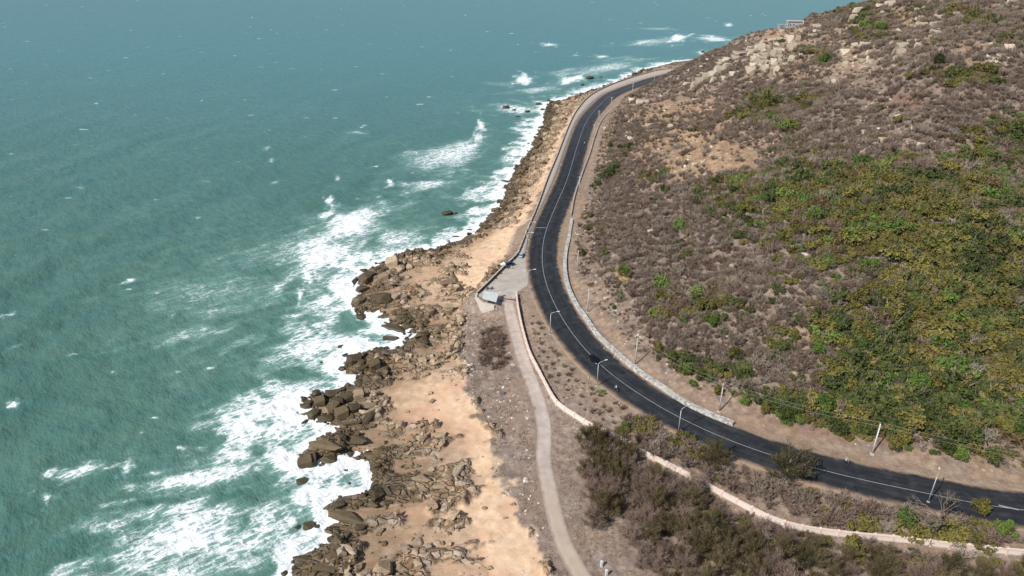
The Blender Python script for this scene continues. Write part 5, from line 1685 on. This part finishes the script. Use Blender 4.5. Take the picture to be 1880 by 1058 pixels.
bare_patch = (gb(1270, 285, 130, 42, 1.0) + gb(1350, 300, 90, 26, .7) + gb(1200, 190, 70, 40, .8) + gb(1560, 90, 30, 50, .5) + gb(1430, 65, 70, 30, .8) + gb(1300, 200, 70, 26, .6) + gb(1640, 130, 90, 30, .4) + gb(1760, 100, 40, 30, .5) + gb(1130, 555, 45, 60, .6) + gb(1165, 600, 30, 40, .5) +
              gb(1660, 190, 60, 25, .8) + gb(1480, 620, 45, 40, .55) + gb(1090, 500, 18, 60, .6) + gb(1660, 40, 25, 25, .7) + gb(1790, 75, 35, 25, .5) + gb(1560, 130, 80, 40, .6) + gb(1390, 110, 60, 40, .7) + gb(1650, 250, 60, 30, .4))
cl = fbm(HP[:, 0] / 14, HP[:, 1] / 14, 301, 3)
cl2 = fbm(HP[:, 0] / 6, HP[:, 1] / 6, 331, 2)
u = RNG.uniform(size=len(HP))
gprob = np.clip(green * 1.0 - .13 + cl * .36, 0, .86)
dens = np.clip(.93 + .38 * cl2 - .95 * np.clip(bare_patch, 0, 1) + .25 * green, .05, 1)
# spacing: fewer far away only where they would merge anyway
near_w = np.clip(1.0 - (dep - 250) / 900, .55, 1)
edge_strip = sstep(13.5, np.where(HP[:, 1] > 300, 16.5, 19.5), hd + 3 * cl2)
sel = RNG.uniform(size=len(HP)) < dens * near_w * (0.22 + .78 * edge_strip) * .80
HP, px, py, dep, u, gprob, cl, green, hd = HP[sel], px[sel], py[sel], dep[sel], u[sel], gprob[sel], cl[sel], green[sel], hd[sel]
is_g = u < gprob
# kinds: 0-2 bare grey, 3-4 bare brown, 5 pale ; 6-8 dark, 9-11 olive, 12-13 fresh, 14 rust
v = RNG.uniform(size=len(HP)); tone = fbm(HP[:, 0] / 22 + 9, HP[:, 1] / 22, 351, 2)
foot = sstep(60, 20, hd)
kind = np.where(v < .50, RNG.integers(0, 3, len(HP)), np.where(v < .93, RNG.integers(3, 5, len(HP)), 5))
kg = np.where(v + .55 * tone - .25 * foot + .12 * np.clip(green, 0, 1) < .34, RNG.integers(6, 9, len(HP)), np.where(v + .5 * tone < .86, RNG.integers(9, 12, len(HP)), np.where(v + .5 * tone < 1.05, RNG.integers(12, 14, len(HP)), 14)))
kind = np.where(is_g, kg, kind)
size = np.clip(RNG.lognormal(-.16, .40, len(HP)), .4, 2.1) * np.where(is_g, 1.08, .95) * (0.8 + .35 * np.clip(green, 0, 1)) * (1 + .35 * foot * is_g)
size *= np.where(HP[:, 1] > 420, .9, 1.0) * np.where(hd < 20, .6, 1.0)



def plant_group(sel_mask, name, cat, group, marks, cap):
    ids = np.where(sel_mask)[0]
    vis_ok = (px[ids] > 4) & (px[ids] < 1876) & (py[ids] > 4) & (py[ids] < 1054)
    score = np.where(vis_ok, size[ids] / dep[ids], 0)
    order = ids[np.argsort(-score)]
    ind, rest = order[:cap], order[cap:]
    have = set(int(q) for q in kind[ind])
    items = []
    for i in ind:
        kk = int(kind[i])
        o = link(name, PROTO[kk], loc=tuple(HP[i] - np.array([0, 0, .1]))); s = float(size[i])
        o.rotation_euler = (0, 0, float(RNG.uniform(0, 6.28))); o.scale = (s, s, s * float(RNG.uniform(.85, 1.2)))
        tag(o, None, cat, group); items.append((o, PH_[kk], HP[i][:2]))
        proto_objs.setdefault(kk, o)
    name_by_place(items, marks)
    return rest


rest_b = plant_group(~is_g, 'leafless_shrub', 'shrub', 'leafless shrubs on the hillside', marks_hill, 298 - sum(1 for q in COL.objects if q.name.startswith('leafless_shrub')))
rest_g = plant_group(is_g, 'leafy_shrub', 'shrub', 'leafy shrubs on the hillside', marks_hill, 298 - sum(1 for q in COL.objects if q.name.startswith('leafy_shrub')))
for ids, nm, lab in ((rest_b, 'leafless_scrub', 'mass of grey and brown leafless scrub over the upper hillside'), (rest_g, 'leafy_scrub', 'mass of olive and green leafy scrub over the hillside')):
    kk = sorted(set(int(q) for q in kind[ids]) & set(proto_objs))
    mp = {q: i for i, q in enumerate(kk)}
    ids = np.array([i for i in ids if int(kind[i]) in mp])
    sc = size[ids]
    stuff_scatter(nm, [proto_objs[q] for q in kk], HP[ids] - np.array([0, 0, .1]), [mp[int(q)] for q in kind[ids]], np.stack([sc, sc, sc * RNG.uniform(.85, 1.2, len(ids))], -1), RNG.uniform(0, 6.28, len(ids)), lab, 'scrub')

# ------------------------------------------------------------------ rocks of the slope
cl_p = [rock_mesh(70 + i, M_cliff, d, 9, .04, 'pale_boulder') for i, d in enumerate(((1, .8, .8), (1, .7, 1.25), (1.2, .8, .5), (.8, .8, 1.5), (1, 1, .9)))]
crag = [  # px, py (middle), width px, height px, proto
    (1384, 106, 22, 38, 1), (1400, 100, 22, 40, 3), (1416, 112, 18, 42, 3), (1378, 126, 26, 20, 4), (1428, 92, 16, 34, 3), (1446, 78, 20, 30, 1), (1432, 72, 16, 18, 4), (1420, 72, 20, 12, 2), (1404, 76, 18, 12, 2), (1395, 82, 20, 10, 2), (1360, 96, 30, 12, 2), (1350, 104, 22, 14, 4),
    (1338, 108, 22, 14, 2), (1325, 112, 18, 16, 4), (1335, 122, 20, 18, 1), (1318, 128, 18, 20, 1), (1306, 134, 18, 18, 4), (1296, 140, 16, 20, 1), (1283, 146, 18, 20, 4), (1275, 156, 16, 18, 1), (1262, 152, 16, 12, 2), (1268, 166, 14, 14, 4), (1310, 146, 14, 14, 1), (1344, 134, 14, 14, 4),
    (1500, 48, 20, 14, 4), (1478, 54, 22, 10, 2), (1502, 56, 18, 7, 2), (1496, 64, 24, 9, 2), (1435, 56, 14, 10, 4), (1452, 108, 12, 16, 1), (1440, 118, 12, 14, 4), (1470, 100, 10, 10, 4), (1405, 125, 14, 20, 1), (1425, 128, 14, 18, 3),
    (1576, 20, 22, 16, 1), (1566, 34, 16, 18, 1), (1558, 50, 10, 7, 2), (1571, 48, 14, 10, 4), (1618, 8, 18, 10, 2), (1636, 2, 16, 22, 3), (1622, 22, 12, 8, 2), (1550, 94, 20, 18, 4), (1568, 82, 14, 14, 4), (1550, 112, 14, 22, 1), (1595, 98, 14, 16, 1), (1590, 80, 16, 10, 2), (1582, 110, 12, 10, 4), (1588, 122, 14, 10, 2),
    (1655, 96, 24, 40, 3), (1668, 76, 8, 12, 4), (1692, 40, 16, 26, 3), (1722, 52, 22, 26, 1), (1720, 70, 12, 10, 4), (1724, 26, 14, 22, 1), (1682, 18, 10, 14, 4), (1756, 26, 14, 14, 4), (1858, 8, 22, 22, 1), (1852, 86, 18, 18, 4), (1838, 100, 16, 12, 2), (1828, 108, 16, 12, 4), (1850, 106, 14, 12, 2), (1846, 116, 14, 10, 4),
    (1624, 60, 12, 8, 4), (1640, 78, 12, 10, 2), (1684, 84, 12, 14, 1), (1600, 130, 12, 10, 4), (1530, 150, 10, 14, 1), (1380, 150, 10, 6, 4), (1180, 185, 26, 14, 2), (1160, 182, 18, 10, 4), (1192, 228, 16, 9, 2), (1160, 252, 18, 10, 2), (1230, 232, 12, 16, 1), (1205, 240, 10, 8, 4), (1270, 262, 10, 8, 4), (1275, 300, 12, 8, 2), (1290, 296, 12, 8, 4), (1322, 290, 10, 8, 4), (1265, 305, 10, 7, 4),
    (1150, 212, 10, 7, 4), (1240, 265, 9, 8, 4), (1110, 235, 9, 8, 4), (1620, 255, 18, 12, 4), (1690, 262, 14, 10, 2), (1640, 220, 12, 8, 2), (1600, 190, 12, 10, 2), (1620, 170, 12, 8, 2), (1680, 235, 14, 10, 2), (1120, 505, 8, 8, 4), (1105, 480, 8, 8, 4), (1098, 475, 7, 7, 4), (1112, 545, 9, 8, 2), (1105, 575, 9, 8, 4), (1135, 590, 8, 8, 4)]
rq = np.random.default_rng(33)
for cx_, cy_, rx_, ry_, n_ in ((1400, 105, 48, 24, 34), (1320, 125, 50, 20, 26), (1570, 100, 36, 26, 16), (1700, 50, 34, 36, 14), (1840, 104, 24, 16, 8), (1450, 70, 26, 16, 10), (1640, 245, 70, 24, 12)):
    for _ in range(n_):
        a_ = rq.uniform(0, 6.28); q_ = math.sqrt(rq.uniform(0, 1)); w0 = rq.uniform(5, 11)
        crag.append((cx_ + rx_ * q_ * math.cos(a_), cy_ + ry_ * q_ * math.sin(a_), w0, w0 * rq.uniform(.6, 1.5), int(rq.integers(0, 5))))
crag2 = []
for x, y, wq, hq, pk in crag:  # tall faces are broken into blocks by their joints
    if hq < 22:
        crag2.append((x, y, wq, hq, pk)); continue
    nb_ = max(2, int(round(hq / 13)))
    for q in range(nb_):
        f_ = (q + .5) / nb_ - .5
        crag2.append((x + rq.normal(0, wq * .12), y + f_ * hq, wq * rq.uniform(.75, 1.05), hq / nb_ * rq.uniform(1.15, 1.6), int(rq.choice([1, 4, 0]))))
        if rq.uniform() < .6: crag2.append((x + rq.choice([-1, 1]) * wq * .55, y + f_ * hq, wq * rq.uniform(.4, .7), hq / nb_ * rq.uniform(.9, 1.3), int(rq.choice([1, 4, 0, 2]))))
crag = crag2
items = []
for i, (x, y, wpx_, hpx, pk) in enumerate(crag):
    wpx_ *= .95; hpx *= .92
    g = G(x, y + hpx * .35); d = float(np.linalg.norm(g - np.array([0, 0, CAM_Z]))); m_ = d / F
    sx = wpx_ * m_ * .5 * 1.12; sz = hpx * m_ * .5 * (1.0 if pk != 2 else 1.25)
    o = link('pale_boulder', cl_p[pk], loc=(g[0], g[1], g[2] + sz * .22)); o.scale = (sx, max(sx * .8, sz * .6), sz); dm = cl_p[pk]
    o.rotation_euler = (RNG.uniform(-.1, .1), RNG.uniform(-.1, .1), RNG.uniform(-.5, .5))
    tag(o, None, 'boulder', 'pale boulders on the slope')
    items.append((o, ['blocky pale boulder', 'upright pale boulder', 'flat pale slab', 'tall pale rock tower', 'rounded pale boulder'][pk], g[:2]))
for pk in range(5):  # unit the shapes so that their scale is their half size
    pass
name_by_place(items, marks_hill)
pale_src = [q[0] for q in items[:12]]
N = 9000
sx_ = RNG.uniform(20, 320, N); sy_ = RNG.uniform(120, 740, N); P = np.c_[sx_, sy_, Hs(sx_, sy_)]
ok, qx, qy, qd = visible(P, margin=10); P, qx, qy = P[ok], qx[ok], qy[ok]
px, py = qx, qy
dn = .14 + .5 * (d_road(P[:, 0], P[:, 1]) < 24) + gb(1270, 290, 150, 50, .5) + gb(1570, 110, 120, 70, .55) + gb(1400, 100, 120, 50, .7) + gb(1640, 190, 120, 60, .5) + gb(1200, 210, 90, 50, .5) + gb(1110, 540, 40, 90, .4) + gb(1700, 60, 140, 60, .35) + gb(1300, 150, 60, 30, .6) + gb(1690, 260, 100, 40, .3)
ok = (RNG.uniform(size=len(P)) < dn) & (d_road(P[:, 0], P[:, 1]) > 12.5); P = P[ok]
rub_b = link('loose_stone', rock_mesh(90, M_pale, (1, .8, .6), 8, .05, 'loose_stone', 2), loc=tuple(G(1226, 668))); rub_b.scale = (.7, .7, .7)
tag(rub_b, 'single pale stone lying on the bank behind the stone wall, right of the pole', 'stone')
s = np.clip(RNG.lognormal(-.62, .55, len(P)), .18, 2.4) * np.where(d_road(P[:, 0], P[:, 1]) < 24, .7, 1)
stuff_scatter('hill_rubble', [rub_b], P, np.zeros(len(P)), np.stack([s, s * RNG.uniform(.6, 1.1, len(P)), s * RNG.uniform(.5, 1.1, len(P))], -1), RNG.uniform(0, 6.28, len(P)), 'scattered pale stones over the open parts of the hillside', 'rubble', RNG.uniform(-.4, .4, (len(P), 2)))

# ------------------------------------------------------------------ boulders of the shore
sh_p = [rock_mesh(110 + i, M_shore, d, c, .045, 'shore_boulder', 3) for i, (d, c) in enumerate((((1, .8, .7), 8), ((1.2, .7, .55), 9), ((1, 1, .8), 10), ((1.5, .6, .6), 7), ((.9, .8, 1), 9), ((1.7, .8, .4), 7)))]
sh_w = []
for q in sh_p:
    c_ = q.copy(); c_.materials.clear(); c_.materials.append(M_wet); sh_w.append(c_)
SH = sh_p + sh_w


def is_wet(x, y): return d_shore(x, y) + 4 * fbm(np.asarray(x, float) / 8, np.asarray(y, float) / 8, 98, 3) < 7.5


PHR = ['angular shore boulder', 'low shore boulder', 'rounded shore boulder', 'long narrow shore rock', 'blocky shore boulder', 'flat shore slab']
PHR = PHR + ['dark wet ' + q for q in PHR]
big = [  # px, py, width px, proto, z offset, rz
    (702, 548, 46, 2, .4, .3), (730, 545, 16, 4, .3, .8), (742, 546, 18, 4, .2, .5), (660, 556, 30, 0, .6, .6), (662, 578, 24, 2, .5, 0), (668, 494, 20, 2, .4, .2), (684, 492, 12, 0, .2, 1), (694, 493, 20, 1, .2, .1), (672, 515, 34, 0, .5, .9),
    (682, 506, 28, 1, .4, .5), (705, 512, 28, 4, .4, .4), (668, 532, 36, 1, .3, .2), (722, 488, 34, 4, .5, .2), (735, 496, 26, 0, .4, .9), (824, 524, 52, 3, .7, .55), (806, 534, 22, 5, .3, .1), (826, 566, 20, 4, .5, .2), (832, 549, 32, 5, .3, .35), (845, 484, 12, 4, .3, 1.3), (842, 577, 24, 5, .3, .8),
    (724, 602, 66, 5, .4, -.1), (756, 600, 18, 1, .3, .2), (708, 636, 36, 5, -.1, 0), (650, 664, 36, 0, .5, .2), (668, 676, 34, 1, .4, .6), (690, 672, 30, 4, .5, .4), (704, 680, 26, 0, .4, 1), (625, 632, 14, 0, .2, .3), (633, 648, 14, 0, .2, .3), (590, 660, 10, 2, .1, .3),
    (562, 744, 26, 2, .6, .2), (575, 760, 30, 0, .6, .8), (590, 740, 30, 4, .7, .3), (608, 728, 30, 0, .7, .2), (620, 742, 34, 2, .8, .4), (640, 735, 30, 4, .8, .8), (600, 768, 44, 1, .5, .1), (630, 765, 36, 4, .7, .5), (650, 755, 30, 0, .8, .3), (560, 772, 18, 0, .3, .9), (660, 730, 28, 4, .8, .3), (615, 755, 32, 4, .8, 1.2),
    (600, 822, 78, 5, .4, .15), (650, 815, 70, 5, .6, .25), (564, 848, 40, 4, .6, .1), (605, 842, 46, 1, .4, .05), (553, 880, 26, 0, .3, .2), (635, 860, 12, 4, .2, .2), (640, 882, 14, 2, .2, .3), (615, 886, 12, 1, .1, .3), (566, 962, 26, 0, .5, .1), (545, 964, 16, 0, .4, .7), (580, 960, 20, 2, .5, .2),
    (607, 986, 16, 4, .4, .8), (640, 955, 90, 5, .4, .05), (625, 930, 34, 1, .5, .2), (680, 930, 44, 5, .5, -.1), (560, 1030, 50, 5, .3, .2), (640, 1010, 50, 5, .5, -.3), (600, 1045, 60, 5, .4, .1), (705, 998, 16, 2, .4, .1), (711, 880, 18, 0, .4, .6), (840, 868, 52, 5, .3, 1.2), (775, 880, 46, 5, .3, .1), (812, 895, 40, 5, .3, .3),
    (790, 724, 12, 4, .4, .4), (794, 738, 14, 4, .4, 1), (776, 775, 13, 2, .3, .4), (747, 756, 12, 2, .3, .4), (889, 934, 12, 2, .3, .5), (822, 390, 28, 1, .5, .1), (836, 389, 10, 0, .3, .1), (888, 412, 18, 2, .5, .2), (838, 432, 22, 1, .3, .1), (870, 408, 12, 0, .2, .1),
    (929, 197, 16, 0, .4, .1), (944, 200, 10, 2, .4, .1), (968, 204, 12, 0, .5, .1), (952, 212, 14, 1, .3, .1), (990, 190, 16, 1, .5, .1), (1010, 193, 14, 0, .5, .3), (1084, 143, 20, 1, .6, .1), (1070, 155, 9, 4, .5, .1), (1104, 140, 8, 1, .3, .1), (1290, 95, 9, 0, .5, .2), (1050, 182, 18, 2, .5, .2), (1155, 138, 10, 1, .4, .2),
    (925, 330, 12, 2, .4, .2), (930, 343, 10, 0, .4, .2), (950, 470, 2, 0, 0, 0), (565, 742, 24, 2, .5, 1.1), (697, 463, 10, 1, .1, .1), (711, 461, 7, 0, .1, .1), (625, 528, 8, 1, .1, .2), (634, 546, 10, 1, .1, .2), (980, 752, 9, 4, .3, .2), (944, 728, 10, 4, .3, .8), (954, 740, 8, 4, .2, .1), (1028, 664, 11, 5, .2, .1)]
items = []
RX_, RY_ = [], []
for x, y, wpx_, pk, zo, rz in big:
    if wpx_ < 4: continue
    p0 = U(x, y, 1.0)
    if d_shore(p0[0], p0[1]) > 1.0: p0 = G(x, y)
    zg = max(float(Hs(p0[0], p0[1])), -.25)
    d = float(np.linalg.norm(np.array([p0[0], p0[1], 1]) - np.array([0, 0, CAM_Z]))); s = wpx_ * d / F * .5
    dims = ((1, .8, .7), (1.2, .7, .55), (1, 1, .8), (1.5, .6, .6), (.9, .8, 1), (1.7, .8, .4))[pk]
    s = s / max(dims[0], .9) * .86
    if is_wet(p0[0], p0[1]): pk += 6
    o = link('shore_boulder', SH[pk], loc=(p0[0], p0[1], zg + zo * s * .6)); o.scale = (s, s * RNG.uniform(.9, 1.1), s * RNG.uniform(.6, .85)); o.rotation_euler = (RNG.uniform(-.15, .15), RNG.uniform(-.15, .15), rz + RNG.uniform(-.15, .15))
    tag(o, None, 'boulder', 'boulders of the rocky shore'); items.append((o, 'big ' + PHR[pk] if s > 1.8 else PHR[pk], p0[:2])); RX_.append(p0[:2])
N = 115000
bx = RNG.uniform(-75, 190, N); by = RNG.uniform(100, 720, N)
ds = d_shore(bx, by); P = np.c_[bx, by, Hs(bx, by)]
px, py, dep = proj(P[:, 0], P[:, 1], P[:, 2])
ixx = np.clip(np.searchsorted(xs, bx) - 1, 0, len(xs) - 1); iyy = np.clip(np.searchsorted(ys, by) - 1, 0, len(ys) - 1)
rm = mR[iyy, ixx]; sm = mS[iyy, ixx]
far_strip = (sstep(300, 330, by)) * (ds > -2) * (d_road(bx, by) < -14)
clump = fbm(bx / 9, by / 9, 401, 3)
pr_ = np.where(ds > -1.5, (.50 * np.clip(rm + .75 * mO[iyy, ixx], 0, 1) * np.clip(.55 + 1.7 * clump, .12, 1.6) + .09 * sm * np.clip(.4 + clump, 0, 1) + .5 * far_strip), np.where(ds > -7, .03, 0))
ok = (RNG.uniform(size=N) < pr_) & (py > -10) & (py < 1070) & (px > 400) & (d_road(bx, by) < -13) & (raster(R_PATH, bx, by) > 5)
ok &= poly_sd(bx, by, PARK) > 2
P, dep, clump, sm2 = P[ok], dep[ok], clump[ok], sm[ok]
s = np.clip(RNG.lognormal(-.62, .6, len(P)), .18, 2.4) * np.where(sm2 > .5, .55, 1)
kd = RNG.choice(6, len(P), p=[.25, .2, .18, .08, .22, .07])
kd = kd + 6 * is_wet(P[:, 0], P[:, 1])
order = np.argsort(-(s / dep)); room = 298 - len(items)
for i in order[:room]:
    o = link('shore_boulder', SH[kd[i]], loc=(P[i, 0], P[i, 1], max(P[i, 2], -.3) + s[i] * .22)); o.scale = (s[i], s[i] * RNG.uniform(.8, 1.2), s[i] * RNG.uniform(.6, .95))
    o.rotation_euler = (RNG.uniform(-.3, .3), RNG.uniform(-.3, .3), RNG.uniform(0, 6.28)); tag(o, None, 'boulder', 'boulders of the rocky shore'); items.append((o, PHR[kd[i]], P[i, :2]))
name_by_place(items, marks_shore)
srcs = [next((q[0] for q in items if q[0].data == SH[j]), items[0][0]) for j in range(12)]
i = order[room:]
stuff_scatter('shore_rubble', srcs, P[i] + np.c_[np.zeros((len(i), 2)), s[i] * .15], kd[i], np.stack([s[i], s[i] * RNG.uniform(.8, 1.2, len(i)), s[i] * RNG.uniform(.7, 1.1, len(i))], -1), RNG.uniform(0, 6.28, len(i)),
              'smaller broken brown rocks covering the shore between the boulders', 'rubble', RNG.uniform(-.35, .35, (len(i), 2)))
# pale stones and litter on the grey ground above the beach
N = 5000
bx = RNG.uniform(-30, 60, N); by = RNG.uniform(105, 260, N); P = np.c_[bx, by, Hs(bx, by)]
px, py, dep = proj(P[:, 0], P[:, 1], P[:, 2])
dn = gb(905, 740, 45, 70, .45) + gb(965, 780, 40, 60, .6) + gb(865, 610, 18, 60, 1.0) + gb(990, 950, 30, 80, .3) + gb(960, 880, 35, 60, .45) + gb(1080, 700, 60, 40, .08) + gb(855, 650, 20, 40, .9)
ok = (RNG.uniform(size=N) < dn) & (raster(R_PATH, bx, by) > 3.2) & (d_road(bx, by) < -9); P = P[ok]; s = np.clip(RNG.lognormal(-1.12, .5, len(P)), .12, .85)
stuff_scatter('pale_litter', [rub_b], P + np.array([0, 0, .05]), np.zeros(len(P)), np.stack([s, s * .8, s * .7], -1), RNG.uniform(0, 6.28, len(P)), 'small white stones and litter strewn over the grey ground', 'litter')

# ------------------------------------------------------------------ dry grass over soil and slope
N = 240000
bx = RNG.uniform(-30, 300, N); by = RNG.uniform(95, 520, N); P = np.c_[bx, by, Hs(bx, by)]
px, py, dep = proj(P[:, 0], P[:, 1], P[:, 2]); dr = d_road(bx, by)
ixx = np.clip(np.searchsorted(xs, bx) - 1, 0, len(xs) - 1); iyy = np.clip(np.searchsorted(ys, by) - 1, 0, len(ys) - 1)
gm = np.where(dr > 0, .55 * sstep(11, 16, dr), mG[iyy, ixx] * .9 * sstep(-8.8, -11, dr)) * sstep(-.45, .2, fbm(bx / 5, by / 5, 501, 3)) * np.clip(330 / dep, 0, 1)
ok = (RNG.uniform(size=N) < gm) & (px > -20) & (px < 1900) & (py > -20) & (py < 1090) & (raster(R_PATH, bx, by) > 2.9) & (poly_sd(bx, by, PARK) > 1) & (fd_ if False else np.ones(N, bool))
P = P[ok]
r_ = np.random.default_rng(5)
a_ = r_.uniform(0, 6.28, 40); p0 = np.c_[r_.normal(0, .16, (40, 2)), np.full(40, -.05)]; p1 = p0 + np.c_[np.cos(a_) * .3, np.sin(a_) * .3, r_.uniform(.2, .5, 40)]
Vg, Qg = blades(p0, p1, .03, r_)
B_straw = plant_mat('dry_grass', ['93816c', 'a8957f', 'b8a68e'])
gt = link('grass_tuft', fast_mesh('grass_tuft', Vg, Qg, [B_straw]), loc=tuple(G(1045, 690))); tag(gt, 'single dry grass tuft on the verge beside the black car lane', 'grass')
s = RNG.uniform(.45, 1.25, len(P))
stuff_scatter('dry_grass', [gt], P, np.zeros(len(P)), s, RNG.uniform(0, 6.28, len(P)), 'dry straw grass and litter of leaves covering the soil', 'grass')
